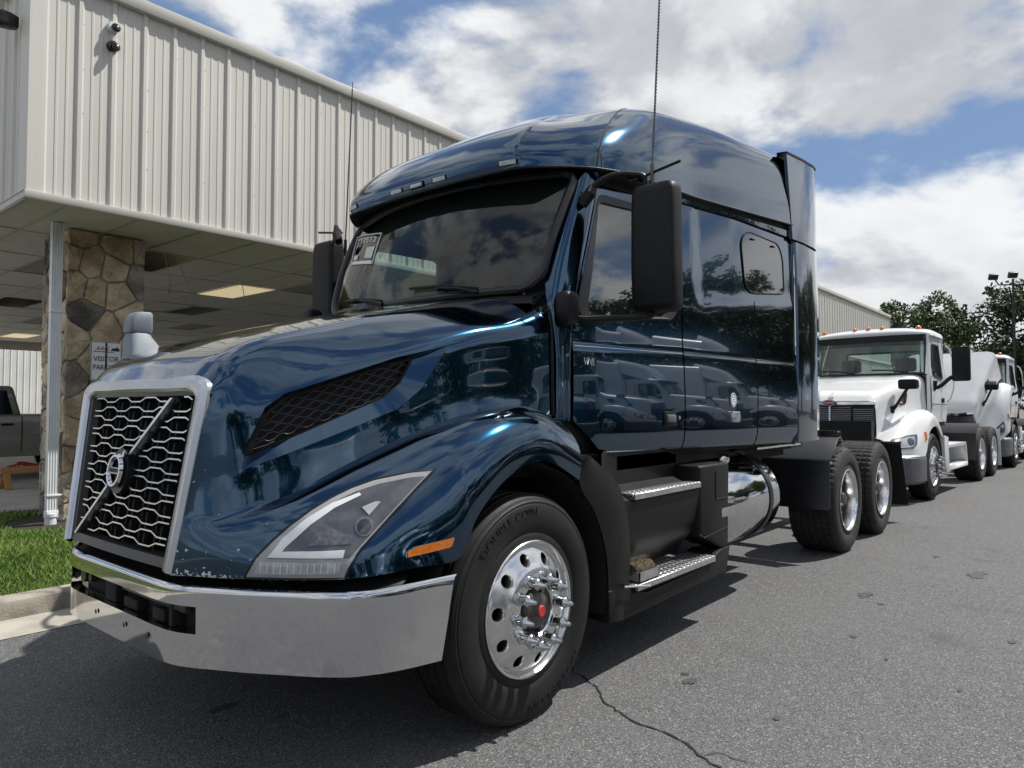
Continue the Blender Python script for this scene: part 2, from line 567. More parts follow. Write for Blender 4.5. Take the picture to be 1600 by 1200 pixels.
def drape(name, poly, fmap, direction, bvh, off, m, parent, step=.03, thick=.012):
    """lay a 2-D outline on a surface: each point starts at fmap(u, v) and travels along direction"""
    b = tess(poly, step)
    d = Vector(direction).normalized()
    nl = b.verts.layers.float_vector.new('nrm')
    for v in b.verts:
        p = Vector(fmap(v.co.x, v.co.y))
        hit = bvh.ray_cast(p, d)
        if hit[0] is None:
            q_ = bvh.find_nearest(p + d * .8)
            n = q_[1] if q_[1].dot(d) < 0 else -q_[1]
            v.co = q_[0] - d * off
        else:
            n = hit[1] if hit[1].dot(d) < 0 else -hit[1]
            v.co = hit[0] - d * (off / max(.35, -n.dot(d)))
        v[nl] = n
    if thick:
        be = [e for e in b.edges if len(e.link_faces) == 1]
        ext = bmesh.ops.extrude_edge_only(b, edges=be)
        for g in ext['geom']:
            if isinstance(g, bmesh.types.BMVert):
                g.co += d * thick
    for f in b.faces:
        f.normal_update()
        if f.normal.dot(d) > 0:
            f.normal_flip()
    b.verts.index_update()
    ns = [tuple(v[nl]) for v in b.verts]
    me = bpy.data.meshes.new(name)
    b.to_mesh(me)
    b.free()
    o = me_obj(name, me, m, parent, 180)
    me.normals_split_custom_set_from_vertices(ns)
    return o
def text_b(s, size=1.0, depth=.0):
    cu = bpy.data.curves.new('txt', 'FONT')
    cu.body = s
    cu.size = size
    cu.align_x = 'CENTER'
    cu.align_y = 'CENTER'
    cu.extrude = depth
    cu.resolution_u = 3
    o = bpy.data.objects.new('txt', cu)
    COL.objects.link(o)
    dg = bpy.context.evaluated_depsgraph_get()
    me = o.evaluated_get(dg).to_mesh()
    b = B()
    b.add([tuple(v.co) for v in me.vertices], [tuple(p.vertices) for p in me.polygons])
    bpy.data.objects.remove(o)
    bpy.data.curves.remove(cu)
    return b
def bvh_of(b):
    b.normal_update()
    return BVHTree.FromBMesh(b)

# ------------------------------------------------------------------ ground, kerb, grass
rnd = random.Random(7)
gb = B().add([(-500, -500, 0), (900, -500, 0), (900, 500, 0), (-500, 500, 0)], [(0, 1, 2, 3)])
ground = tag(gb.build('ground', 'asphalt'), 'grey worn asphalt truck lot', kind='structure')
def ribbon(path, wid, z, seed):
    rr = random.Random(seed)
    P = []
    for i in range(len(path) - 1):
        a, b = Vector(path[i]), Vector(path[i + 1])
        n = max(2, int((b - a).length / .03))
        for k in range(n):
            P.append(a.lerp(b, k / n) + Vector((rr.uniform(-.01, .01), rr.uniform(-.01, .01))))
    P.append(Vector(path[-1]))
    S = []
    for i, p in enumerate(P):
        d = (P[min(i + 1, len(P) - 1)] - P[max(0, i - 1)]).normalized()
        n = Vector((-d.y, d.x))
        ww = wid * rr.uniform(.35, 1.3) * min(1, .2 + min(i, len(P) - 1 - i) / 5)
        S.append([(*(p + n * ww), z), (*(p - n * ww * rr.uniform(.5, 1)), z)])
    return S
crack = B()
crack.grid(ribbon([(.70, -.90), (.631, -.978), (.536, -1.173), (.403, -1.315), (.335, -1.451), (.301, -1.563), (.298, -1.683), (.266, -1.798), (.218, -1.885), (.165, -1.979), (.02, -2.2), (-.2, -2.4)], .0065, .004, 3))
crack.grid(ribbon([(.218, -1.885), (.282, -1.928), (.268, -1.993), (.30, -2.1)], .004, .004, 4))
crack.grid(ribbon([(9.2, -2.6), (10.4, -2.3), (12, -2.5), (14.5, -2.2), (19, -2.4)], .018, .004, 5))
crack.build('crack', 'black_void', ground)
def blob(cx, cy, rx, ry, seed, z=.004):
    rr = random.Random(seed)
    n_ = 22
    return [(cx + rx * (1 + rr.uniform(-.45, .35)) * math.cos(2 * PI * i / n_), cy + ry * (1 + rr.uniform(-.45, .35)) * math.sin(2 * PI * i / n_), z) for i in range(n_)]
for i, (cx, cy, rx, ry) in enumerate([(-.784, .018, .07, .025), (-.669, -.279, .04, .012), (.905, -1.50, .05, .03), (.98, -1.44, .02, .02), (3.3, -1.75, .10, .05), (3.1, -1.9, .03, .02), (1.65, -2.58, .025, .012),
                                      (4.6, -2.3, .16, .06), (2.2, -1.95, .03, .02), (6.8, -2.6, .2, .07), (1.9, -2.2, .02, .012), (.75, -2.0, .025, .015), (5.2, -1.9, .05, .03), (2.7, -2.7, .04, .02)]):
    B().add(blob(cx, cy, rx, ry, 40 + i), [tuple(range(22))]).build('oil_stain', 'asphalt_stain', ground)
S = []
for i in range(61):
    x = -30 + 1.2 * i
    S.append([(x, 1.95, .004), (x, 2.12, .010), (x, 2.335, .022)])
gut = tag(B().grid(S).build('gutter', 'concrete'), 'pale concrete gutter strip', kind='structure')
kerb = tag(empty('kerb', (0, 2.3, 0)), 'low concrete kerb edging the grass at left', 'kerb')
for i in range(14):
    x0 = -14.6 + 3.05 * i
    prof = [(2.325 - 2.3, -.05), (2.330 - 2.3, .10), (2.337 - 2.3, .135), (2.36 - 2.3, .152), (2.40 - 2.3, .155), (2.47 - 2.3, .155), (2.47 - 2.3, -.05)]
    kb = B().prism(prof, lambda a, b: (x0, a, b), lambda a, b: (x0 + 3.042, a, b))
    kb.build('kerb_stone', 'kerb_concrete', kerb, bevel=.004)
lawn = tag(B().add([(-14, 2.47, .12), (30, 2.47, .12), (30, 7.0, .125), (-14, 7.6, .125)], [(0, 1, 2, 3)]).build('lawn', 'soil'), 'soil of the lawn strip', kind='structure')
slab = tag(B().box(-16, 36, 6.95, 23, -.1, .15).build('slab', 'floor_concrete', bevel=.01), 'concrete floor under the canopy', kind='structure')
yard = tag(B().add([(-30, 23, .01), (60, 23, .01), (60, 60, .01), (-30, 60, .01)], [(0, 1, 2, 3)]).build('yard', 'concrete'), 'pale yard behind the canopy', kind='structure')
# mulch bed round the column
mb = B()
mb.lathe([(.02, .03), (.5, .035), (.75, .02), (.85, -.01)], (.6, 5.7, .12), (0, 0, 1), 24)
tag(mb.build('mulch_bed', 'mulch'), 'dark mulch round the column foot', 'mulch', kind='stuff')
# grass blades, one mass
ng = 90000
g = np.random.default_rng(3)
# dense where the camera stands close, thinner further along the strip
gx = np.concatenate([g.uniform(-2.2, 1.6, ng * 3 // 4), g.uniform(-9, 6, ng // 4)])
gy = 2.46 + (g.random(len(gx)) ** 1.25) * 4.6
ok = ((gx - .6) ** 2 + (gy - 5.7) ** 2 > .62) & (gy < 7.0 - .02 * gx)
gx, gy = gx[ok], gy[ok]
n = len(gx)
hh = g.uniform(.035, .085, n) * (1 + .35 * np.sin(gx * 3.1) * np.cos(gy * 2.3))
an = g.uniform(0, 2 * PI, n)
ln = g.uniform(.1, .8, n) * hh
la = g.uniform(0, 2 * PI, n)
wd = g.uniform(.0022, .0042, n) * (1 + .25 * (gy - 2.4))
V = np.zeros((n, 4, 3))
V[:, 0] = np.stack([gx - np.cos(an) * wd, gy - np.sin(an) * wd, np.full(n, .118)], 1)
V[:, 1] = np.stack([gx + np.cos(an) * wd, gy + np.sin(an) * wd, np.full(n, .118)], 1)
V[:, 2] = np.stack([gx + np.cos(an) * wd * .7 + np.cos(la) * ln * .4, gy + np.sin(an) * wd * .7 + np.sin(la) * ln * .4, .118 + hh * .6], 1)
V[:, 3] = np.stack([gx + np.cos(la) * ln, gy + np.sin(la) * ln, .118 + hh], 1)
F = np.array([[0, 1, 2], [0, 2, 3]])[None] + 4 * np.arange(n)[:, None, None]
def np_mesh(name, V, F):
    me = bpy.data.meshes.new(name)
    V = V.reshape(-1, 3)
    F = F.reshape(-1, F.shape[-1])
    me.vertices.add(len(V))
    me.vertices.foreach_set('co', V.astype(np.float32).ravel())
    k = F.shape[1]
    me.loops.add(F.size)
    me.loops.foreach_set('vertex_index', F.astype(np.int32).ravel())
    me.polygons.add(len(F))
    me.polygons.foreach_set('loop_start', np.arange(0, F.size, k, dtype=np.int32))
    me.update(calc_edges=True)
    return me
gm = np_mesh('grass', V, F)
gm.materials.append(MATS['grass'])
go = bpy.data.objects.new('grass', gm)
COL.objects.link(go)
tag(go, 'short green mown grass between kerb and column', 'grass', kind='stuff')

# ------------------------------------------------------------------ metal clad building
FY, FX, ZC, ZT = 4.65, -.33, 3.40, 5.62
bld = tag(empty('metal_building', (FX, FY, 0)), 'long beige metal building with ribbed siding above an open canopy', 'building')
bld_off = Vector((FX, FY, 0))
def bpart(bb, name, m, parent=bld, **k):
    bb.v = [tuple(Vector(p) - bld_off) for p in bb.v]
    return bb.build(name, m, parent, **k)
def rib_profile(pitch, n):
    P = []
    for i in range(n):
        x = i * pitch
        P += [(x, 0), (x + .012, .022), (x + .046, .022), (x + .068, 0), (x + .128, 0), (x + .134, .0045), (x + .152, .0045), (x + .158, 0),
              (x + .216, 0), (x + .222, .0045), (x + .240, .0045), (x + .246, 0)]
    P.append((n * pitch, 0))
    return P
PITCH = .312
def siding_mesh(z0, z1, n=3):
    b = B()
    P = rib_profile(PITCH, n)
    b.grid([[(x, -h, z0) for x, h in P], [(x, -h, z1) for x, h in P]])
    bmx = b.bm()
    bmesh.ops.recalc_face_normals(bmx, faces=bmx.faces[:])
    me = bpy.data.meshes.new('siding_panel')
    bmx.to_mesh(me)
    bmx.free()
    me.materials.append(MATS['siding'])
    return me
me_hi, me_lo = siding_mesh(ZC + .055, ZT), siding_mesh(.0, ZC + .0)
k = 0
x = .078 - PITCH - .03
XEND = 35.0
while x + PITCH * 3 <= XEND:
    o = bpy.data.objects.new('siding_panel', me_hi)
    COL.objects.link(o)
    o.parent = bld
    o.location = (x - FX, .0 + .0006 * (k % 2), 0)
    if x > 8.0:
        o = bpy.data.objects.new('siding_panel', me_lo)
        COL.objects.link(o)
        o.parent = bld
        o.location = (x - FX, .012, 0)
    x += PITCH * 3
    k += 1
XE = x
for i in range(17):          # end wall, facing the road
    o = bpy.data.objects.new('siding_panel', me_hi)
    COL.objects.link(o)
    o.parent = bld
    o.rotation_euler = (0, 0, -PI / 2)
    o.location = (0, .22 + PITCH * 3 * (i + 1), 0)
bpart(B().box(FX - .036, FX + .006, FY - .036, FY + .22, ZC + .055, ZT).box(FX + .006, -.245, FY - .032, FY + .004, ZC + .055, ZT), 'corner_trim', 'siding')
bpart(B().box(FX - .05, XE, FY - .05, FY - .003, ZC - .012, ZC + .062).box(FX - .05, FX - .003, FY - .003, 22.2, ZC - .012, ZC + .062), 'fascia_trim', 'siding_trim', bevel=.004)
bpart(B().box(FX - .07, XE + .03, FY - .07, FY + .05, ZT - .015, ZT + .115).box(FX - .07, FX + .05, FY + .05, 22.2, ZT - .015, ZT + .115), 'roof_cap', 'siding_trim', bevel=.006)
bpart(B().box(FX + .01, XE, FY + .03, 22.2, ZC + .55, ZT + .02), 'roof_deck', 'siding_trim')  # one solid box filling the unseen roof space, put in to block light
bpart(B().box(XE - .02, XE + .004, FY - .03, 22.2, 0, ZT), 'end_wall', 'siding')
bpart(B().box(8.0, 8.06, FY + .02, 22.2, 0, ZC), 'side_wall', 'siding_white')
bpart(B().box(8.06, XE, FY + .05, FY + .12, 0, ZC), 'wall_core', 'siding_trim')
# dropped ceiling
TX, TY = .69, 1.47
holes = {(2, 1), (6, 4), (2, 5)}
lamps = {(5, 2), (5, 10)}
stain = {(6, 1), (1, 2), (8, 6), (4, 7)}
tile_me = {}
def tile_mesh(m):
    if m not in tile_me:
        b = B().box(0, TX - .022, 0, TY - .022, 0, .012).bm()
        bmesh.ops.bevel(b, geom=b.edges[:], offset=.003, segments=1, affect='EDGES')
        me = bpy.data.meshes.new('ceiling_tile')
        b.to_mesh(me)
        b.free()
        me.materials.append(MATS[m])
        tile_me[m] = me
    return tile_me[m]
rest = B()
for i in range(-1, 12):
    for j in range(0, 12):
        x0, y0 = .0 + TX * i, 4.70 + TY * j
        if x0 < FX or x0 + TX > 7.95:
            if i == -1:
                continue
        if (i, j) in holes:
            continue
        kind = 'lamp_panel' if (i, j) in lamps else 'ceiling_tile_stained' if (i, j) in stain else 'ceiling_tile'
        o = bpy.data.objects.new('ceiling_lamp' if (i, j) in lamps else 'ceiling_tile', tile_mesh(kind))
        COL.objects.link(o)
        o.parent = bld
        o.location = Vector((x0 + .011, y0 + .011, ZC + .006 + rnd.uniform(0, .004))) - bld_off
        o.rotation_euler = (rnd.uniform(-.003, .003), rnd.uniform(-.003, .003), 0)
gr = B()
for i in range(0, 13):
    gr.box(TX * i - .012, TX * i + .012, FY + .0, 22.2, ZC - .002, ZC + .004)
for j in range(0, 13):
    gr.box(FX, 8.0, 4.70 + TY * j - .012, 4.70 + TY * j + .012, ZC - .0005, ZC + .0055)
bpart(gr, 'ceiling_grid', 'ceiling_grid')
bpart(B().box(FX + .0, .0, FY, 22.2, ZC + .008, ZC + .02), 'ceiling_edge', 'ceiling_tile')
bpart(B().box(FX, 8.0, 22.2, 22.25, ZC - .25, ZT), 'rear_fascia', 'siding_trim')
wr = B()
for (x0, y0, dx, dy, dz) in [(1.75, 6.5, .12, .1, -.45), (1.95, 6.6, .25, .15, -.55), (3.0, 6.9, .3, .4, -.62)]:
    P = [(x0, y0, ZC + .1), (x0 + dx * .2, y0, ZC - .02), (x0 + dx * .9, y0 + dy * .6, ZC + dz * .6), (x0 + dx, y0 + dy, ZC + dz), (x0 + dx * .7, y0 + dy * .8, ZC + dz * .8)]
    wr.tube(spline(P, 6), .006, 5)
bpart(wr, 'loose_wire', 'wire')
scr = B()
for zz_ in (ZC + .10, ZC + .55, ZC + .95, ZC + 1.4, ZC + 1.85, ZT - .07):
    xx = .11
    while xx < 14:
        scr.lathe([(.0, .006), (.006, .005), (.007, 0)], (xx + rnd.uniform(-.004, .004), FY - .001, zz_ + rnd.uniform(-.01, .01)), (0, -1, 0), 6)
        xx += PITCH
bpart(scr, 'screw', 'hub_grey')['kind'] = 'stuff'
# white metal shed beyond the canopy
sh = tag(empty('white_shed', (0, 29, 0)), 'white ribbed metal shed seen through the canopy at far left', 'shed')
P = [(x * .7, h) for x, h in rib_profile(.312, 140)]
B().grid([[(x - 12, -h, 0) for x, h in P], [(x - 12, -h, 4.4) for x, h in P]]).box(-12, 18, .02, 8, 0, 4.35).build('siding', 'siding_white', sh, sharp=20)
B().box(-12.2, 18.2, -.2, 8.2, 4.4, 4.55).build('roof', 'siding_trim', sh)

# ------------------------------------------------------------------ stone column, downspout, sign, bin
CX0, CX1, CY0, CY1 = .31, 1.14, 5.60, 6.40
colm = tag(empty('stone_column', ((CX0 + CX1) / 2, (CY0 + CY1) / 2, .12)), 'rough fieldstone column holding up the canopy corner', 'column')
coff = Vector(((CX0 + CX1) / 2, (CY0 + CY1) / 2, .12))
b = B().box(CX0 + .035, CX1 - .035, CY0 + .035, CY1 - .035, 0, ZC)
b.v = [tuple(Vector(p) - coff) for p in b.v]
b.build('core', 'mortar', colm)
def stone(outline, face, seed):
    rr = random.Random(seed)
    P = resample(round_poly(outline, .010, 2), 30)
    cx = sum(p[0] for p in P) / len(P)
    cz = sum(p[1] for p in P) / len(P)
    dep = rr.uniform(.018, .042)
    rings = []
    tx, tz = rr.uniform(-.03, .03), rr.uniform(-.03, .03)
    ph = [rr.uniform(-1, 1) for _ in P]
    for sc_, d in ((1.0, -.012), (1.0, dep * .45), (.95, dep * .85), (.82, dep), (.5, dep * 1.12), (.2, dep * 1.05)):
        ring = []
        for q, p in enumerate(P):
            jit = 1 + .05 * ph[q] * (1 if sc_ > .6 else .3)
            u = cx + (p[0] - cx) * sc_ * jit
            v = cz + (p[1] - cz) * sc_ * jit
            dd = d + (tx * (u - cx) + tz * (v - cz)) * (1 if d > 0 else 0) + (rr.uniform(-.008, .008) if d > 0 else 0)
            ring.append(face(u, v, dd))
        rings.append(ring)
    s = B().loft(rings)
    s.v = [tuple(Vector(p) - coff) for p in s.v]
    o = s.build('stone', 'stone%d' % rr.choice([0, 1, 2, 3, 4, 2, 4, 0]), colm, sharp=28)
    return o
def clip_half(poly, a, b):
    """keep the part of poly nearer to a than to b (voronoi)"""
    m = ((a[0] + b[0]) / 2, (a[1] + b[1]) / 2)
    d = (b[0] - a[0], b[1] - a[1])
    f = lambda p: (p[0] - m[0]) * d[0] + (p[1] - m[1]) * d[1]
    out = []
    for i in range(len(poly)):
        p, q = poly[i - 1], poly[i]
        fp, fq = f(p), f(q)
        if fp <= 0:
            out.append(p)
        if (fp < 0) != (fq < 0) and abs(fp - fq) > 1e-12:
            t = fp / (fp - fq)
            out.append((p[0] + (q[0] - p[0]) * t, p[1] + (q[1] - p[1]) * t))
    return out
def stone_face(u0, u1, z0, z1, face, n, seed, pts=None):
    rr = random.Random(seed)
    S = pts or []
    tries = 0
    while len(S) < n and tries < 4000:
        p = (rr.uniform(u0, u1), rr.uniform(z0, z1))
        if all(((p[0] - q[0])) ** 2 + ((p[1] - q[1]) * .78) ** 2 > ((.34 if len(S) < 5 else .225) - .00003 * tries) ** 2 for q in S):
            S.append(p)
        tries += 1
    for i, a in enumerate(S):
        poly = [(u0, z0), (u1, z0), (u1, z1), (u0, z1)]
        for j, c in enumerate(S):
            if i != j and poly:
                poly = clip_half(poly, a, c)
        if len(poly) < 3:
            continue
        cx = sum(p[0] for p in poly) / len(poly)
        cz = sum(p[1] for p in poly) / len(poly)
        shr = []
        for p in poly:
            d = math.hypot(p[0] - cx, p[1] - cz)
            k_ = max(.6, 1 - .011 / max(d, .02))
            shr.append((cx + (p[0] - cx) * k_, cz + (p[1] - cz) * k_))
        stone(shr, face, seed * 100 + i)
stone_face(CX0, CX1, .14, ZC - .01, lambda u, v, d: (u, CY0 + .035 - d, v), 34, 11)
stone_face(CY0 + .03, CY1, .14, ZC - .01, lambda u, v, d: (CX0 + .035 - d, u, v), 34, 12)
stone_face(CX0, CX1, .14, ZC - .01, lambda u, v, d: (u, CY1 - .035 + d, v), 30, 13)
stone_face(CY0 + .03, CY1, .14, ZC - .01, lambda u, v, d: (CX1 - .035 + d, u, v), 30, 14)
# downspout
ds = tag(empty('downspout', (.17, 5.50, .12)), 'white metal downspout in front of the stone column', 'downspout')
prof = []
for i in range(4):
    prof += [(-.05 + .025 * i, -.04), (-.05 + .025 * i + .006, -.034), (-.05 + .025 * i + .019, -.034), (-.05 + .025 * i + .025, -.04)]
prof += [(.05, .04), (-.05, .04)]
B().plate_z(prof, .16, ZC - .12).build('pipe', 'gutter_white', ds)
B().plate_z(round_poly([(-.058, -.048), (.058, -.048), (.058, .048), (-.058, .048)], .01), .10, .18).build('collar', 'gutter_white', ds, bevel=.004)
B().lathe([(.0, -.01), (.056, -.01), (.056, .11), (.064, .115), (.064, .15), (.0, .15)], (-.004, -.005, 0), (0, 0, 1), 24).build('outlet', 'gutter_white', ds)
B().box(-.056, .075, -.045, .045, .33, .352).box(.06, .10, -.02, .02, .335, .347).build('bracket', 'gutter_white', ds, bevel=.003)
B().box(-.056, .075, -.045, .045, 2.3, 2.322).box(.06, .10, -.02, .02, 2.305, 2.317).build('bracket', 'gutter_white', ds, bevel=.003)

def scale2(P, k, c=None):
    c = c or (sum(p[0] for p in P) / len(P), sum(p[1] for p in P) / len(P))
    return [(c[0] + (p[0] - c[0]) * k, c[1] + (p[1] - c[1]) * k) for p in P]
# ------------------------------------------------------------------ wheels
def h_interp(prof, r):
    rs = [p[0] for p in prof]
    return float(np.interp(r, rs, [p[1] for p in prof]))
def holed_disc(b, prof, rin, rout, nh, rh, rc, inner_d=.02, a_off=0.0):
    """annulus with nh round hand holes; prof gives the axial height at a radius"""
    def pt(r, a, dh=0.0):
        return (r * math.sin(a), -(h_interp(prof, r) + dh), r * math.cos(a))
    for k in range(nh):
        a0 = 2 * PI * k / nh + a_off
        da = PI / nh
        per = []
        m = 6
        for i in range(m): per.append((-da + 2 * da * i / m, rin))
        for i in range(m): per.append((da, rin + (rout - rin) * i / m))
        for i in range(m): per.append((da - 2 * da * i / m, rout))
        for i in range(m): per.append((-da, rout - (rout - rin) * i / m))
        cir, cir2 = [], []
        for (t, r) in per:
            ang = math.atan2((r - rc), t * rc)
            cir.append((rh * math.cos(ang) / rc, rc + rh * math.sin(ang)))
            cir2.append((rh * .90 * math.cos(ang) / rc, rc + rh * .90 * math.sin(ang)))
        n = len(per)
        vs = [pt(r, a0 + t) for t, r in per]
        for f_ in (.35, .7):
            vs += [pt(p[1] + (q[1] - p[1]) * f_, a0 + p[0] + (q[0] - p[0]) * f_) for p, q in zip(per, cir)]
        vs += [pt(r, a0 + t) for t, r in cir]
        vs += [pt(r, a0 + t, -.006) for t, r in cir2]
        vs += [pt(r, a0 + t, -inner_d) for t, r in cir2]
        fs = []
        for L in range(5):
            fs += [(L * n + i, L * n + (i + 1) % n, (L + 1) * n + (i + 1) % n, (L + 1) * n + i) for i in range(n)]
        b.add(vs, fs)
def tyre_b(Rt, width, grooves, lug=False, n=120):
    """axis along y; outer face at y = 0, inner at y = width"""
    side = [(.292, .020), (.300, .004), (.318, .002), (.335, .010), (.345, .004), (.37, -.004), (.41, -.008), (.44, -.004), (.46, .002), (.462, .006), (.472, .005), (.476, .010),
            (.486, .014), (.488, .019), (Rt - .012, .028), (Rt - .004, .040)]
    tread = []
    gw, gd = .012, .012
    xs = [width * (i + 1) / (grooves + 1) for i in range(grooves)]
    for xg in xs:
        tread += [(Rt, xg - gw / 2 - .004), (Rt - gd, xg - gw / 2), (Rt - gd, xg + gw / 2), (Rt, xg + gw / 2 + .004)]
    prof = side + [(Rt, .055)] + tread + [(Rt, width - .055)] + [(r, width - h) for r, h in reversed(side)]
    b = B()
    rings = []
    for r, h in prof:
        ring = []
        for k in range(n):
            a = 2 * PI * k / n
            rr = r
            if lug and r > Rt - .006:
                rr = r - (.011 if k % 3 == 0 else 0)
            elif lug and r > .478:
                rr = r - (.006 if k % 3 == 0 else 0)
            ring.append((rr * math.sin(a), h, rr * math.cos(a)))
        rings.append(ring)
    b.loft(rings, cap=False)
    return b
def tyre_text(b, s, rad, amid, size, h=-.0075):
    t = text_b(s, size, .0012)
    for i, (x, y, z) in enumerate(t.v):
        a = amid + x / rad
        r = rad + y
        t.v[i] = (r * math.sin(a), h - z * 1.0, r * math.cos(a))
    b.add(t.v, t.f)
WHEEL_ME = {}
def me_of(key, fn, m, sharp=35):
    if key not in WHEEL_ME:
        o = fn().build(key, m, None, sharp=sharp)
        WHEEL_ME[key] = o.data
        bpy.data.objects.remove(o)
    return WHEEL_ME[key]
def inst(name, me, parent, loc=(0, 0, 0), rot=(0, 0, 0)):
    o = bpy.data.objects.new(name, me)
    COL.objects.link(o)
    o.parent = parent
    o.location = loc
    o.rotation_euler = rot
    return o
STEER = [(0, .0), (.105, .0), (.112, .030), (.120, .034), (.165, .034), (.182, .030), (.20, .018), (.235, .002), (.262, -.012), (.272, -.020)]
def steer_rim():
    b = B()
    holed_disc(b, STEER, .184, .266, 10, .0295, .226, .05, PI / 10)
    pr = [(.112, -.05), (.112, .026), (.118, .034), (.15, .0345), (.17, .033), (.186, h_interp(STEER, .186))]
    b.lathe([(r, h) for r, h in pr], (0, 0, 0), (0, -1, 0), 60)
    pr = [(.264, h_interp(STEER, .264)), (.272, -.024), (.278, -.022), (.284, -.006), (.290, .002), (.297, .004), (.301, .0), (.301, -.02)]
    b.lathe(pr, (0, 0, 0), (0, -1, 0), 60)
    return b
def dish_rim():
    b = B()
    D = [(.10, -.155), (.17, -.150), (.262, -.165)]
    holed_disc(b, D, .178, .256, 10, .027, .22, .03, PI / 10)
    b.lathe([(.10, -.2), (.10, -.152), (.14, -.15), (.178, h_interp(D, .178))], (0, 0, 0), (0, -1, 0), 60)
    b.lathe([(.256, h_interp(D, .256)), (.262, -.15), (.268, -.10), (.273, -.03), (.280, -.010), (.290, .002), (.297, .004), (.301, 0), (.301, -.02)], (0, 0, 0), (0, -1, 0), 60)
    return b
def nut_long():
    b = B()
    b.lathe([(.029, 0), (.029, .008), (.0225, .011), (.0225, .040), (.0255, .043), (.0255, .052), (.018, .060), (.0155, .070), (.008, .092), (.0, .097)], (0, 0, 0), (0, -1, 0), 12)
    return b
def nut_spike():
    return B().lathe([(.02, 0), (.019, .03), (.016, .034), (.012, .05), (.003, .075), (0, .076)], (0, 0, 0), (0, -1, 0), 10)
def back_drum():
    return B().lathe([(.0, .10), (.26, .10), (.26, .2), (.0, .2)], (0, 0, 0), (0, 1, 0), 32)
def hub_b():
    b = B().lathe([(.111, -.03), (.111, .02), (.108, .024), (.098, .018), (.088, .012), (.080, .030), (.074, .044), (.05, .052), (.044, .056), (.0, .056)], (0, 0, 0), (0, -1, 0), 40)
    for k in range(5):
        a = 2 * PI * k / 5 + .3
        b.lathe([(.012, 0), (.012, .032), (0, .032)], (.09 * math.sin(a), -.008, .09 * math.cos(a)), (0, -1, 0), 8)
    return b
def hub_drive():
    return B().lathe([(.10, -.2), (.10, -.10), (.092, -.085), (.07, -.075), (.066, -.045), (.05, -.035), (0, -.035)], (0, 0, 0), (0, -1, 0), 32)
def cap_b():
    return B().lathe([(.026, .05), (.026, .060), (.021, .064), (0, .064)], (0, 0, 0), (0, -1, 0), 24)
def tyre_steer():
    b = tyre_b(.508, .285, 4)
    tyre_text(b, 'DOUBLE COIN', .425, -R(28), .062)
    tyre_text(b, 'DOUBLE COIN', .425, R(150), .062)
    return b
def tyre_drive():
    return tyre_b(.508, .43, 6, True, 150)
def wheel(parent, x, y, side, kind, z=.505, rot=0.0, simple=False):
    """side -1: outer face towards -y"""
    rz = 0 if side < 0 else PI
    steer = kind != 'drive'
    wobj = inst('wheel', me_of('rim_' + ('steer' if steer else 'dish'), steer_rim if steer else dish_rim, 'polished', 30), parent, (x, y, z), (0, rot, rz))
    inst('tyre', me_of('tyre_steer' if steer else 'tyre_drive', tyre_steer if steer else tyre_drive, 'rubber' if steer else 'tread_rubber', 32), wobj)
    inst('brake_drum', me_of('drum', back_drum, 'black_void'), wobj)
    inst('hub', me_of('hub' if steer else 'hub_drive', hub_b if steer else hub_drive, 'hub_grey'), wobj)
    if steer:
        inst('hub_cap', me_of('cap', cap_b, 'red_cap'), wobj)
    for k in range(10):
        a = 2 * PI * k / 10 + .12
        if steer:
            inst('lug_nut', me_of('nut_long', nut_long, 'chrome'), wobj, (.142 * math.sin(a), -.034, .142 * math.cos(a)))
        else:
            inst('lug_nut', me_of('nut_spike', nut_spike, 'black_satin'), wobj, (.143 * math.sin(a), .15, .143 * math.cos(a)))
    return wobj

# ------------------------------------------------------------------ blue tractor
trk = tag(empty('semi_truck', (0, 0, 0)), 'dark blue sleeper tractor with chrome bumper in the foreground', 'truck')
# hood: rows from the grille edge back to the cowl, columns from the centre line outwards
HOOD = [
 [(-1.215, 0, 1.515), (-1.210, -.33, 1.512), (-1.185, -.590, 1.500), (-1.203, -.600, 1.38), (-1.222, -.586, 1.25), (-1.241, -.571, 1.12), (-1.258, -.558, 1.00)],
 [(-1.15, 0, 1.600), (-1.14, -.33, 1.595), (-1.125, -.605, 1.572), (-1.140, -.652, 1.405), (-1.160, -.645, 1.25), (-1.175, -.640, 1.10), (-1.190, -.645, .98)],
 [(-1.00, 0, 1.680), (-1.00, -.33, 1.673), (-1.02, -.605, 1.640), (-1.030, -.705, 1.430), (-1.050, -.712, 1.27), (-1.050, -.722, 1.15), (-1.060, -.740, 1.03)],
 [(-.75, 0, 1.765), (-.75, -.33, 1.757), (-.77, -.615, 1.716), (-.780, -.785, 1.540), (-.78, -.795, 1.38), (-.78, -.805, 1.25), (-.78, -.820, 1.135)],
 [(-.60, 0, 1.806), (-.60, -.33, 1.798), (-.60, -.625, 1.762), (-.600, -.832, 1.595), (-.60, -.842, 1.43), (-.60, -.850, 1.31), (-.60, -.862, 1.210)],
 [(-.45, 0, 1.845), (-.45, -.33, 1.837), (-.45, -.637, 1.806), (-.450, -.866, 1.645), (-.45, -.875, 1.47), (-.45, -.882, 1.36), (-.45, -.896, 1.265)],
 [(-.13, 0, 1.922), (-.10, -.33, 1.914), (-.05, -.672, 1.900), (-.100, -.917, 1.750), (-.10, -.926, 1.60), (-.10, -.932, 1.46), (-.10, -.946, 1.360)],
 [(.06, 0, 1.966), (.10, -.33, 1.960), (.20, -.715, 1.955), (.200, -.950, 1.805), (.20, -.957, 1.64), (.20, -.962, 1.48), (.20, -.974, 1.378)],
 [(.22, 0, 1.992), (.26, -.33, 1.990), (.38, -.785, 1.985), (.430, -.962, 1.875), (.43, -.975, 1.68), (.43, -.978, 1.52), (.43, -.982, 1.355)]]
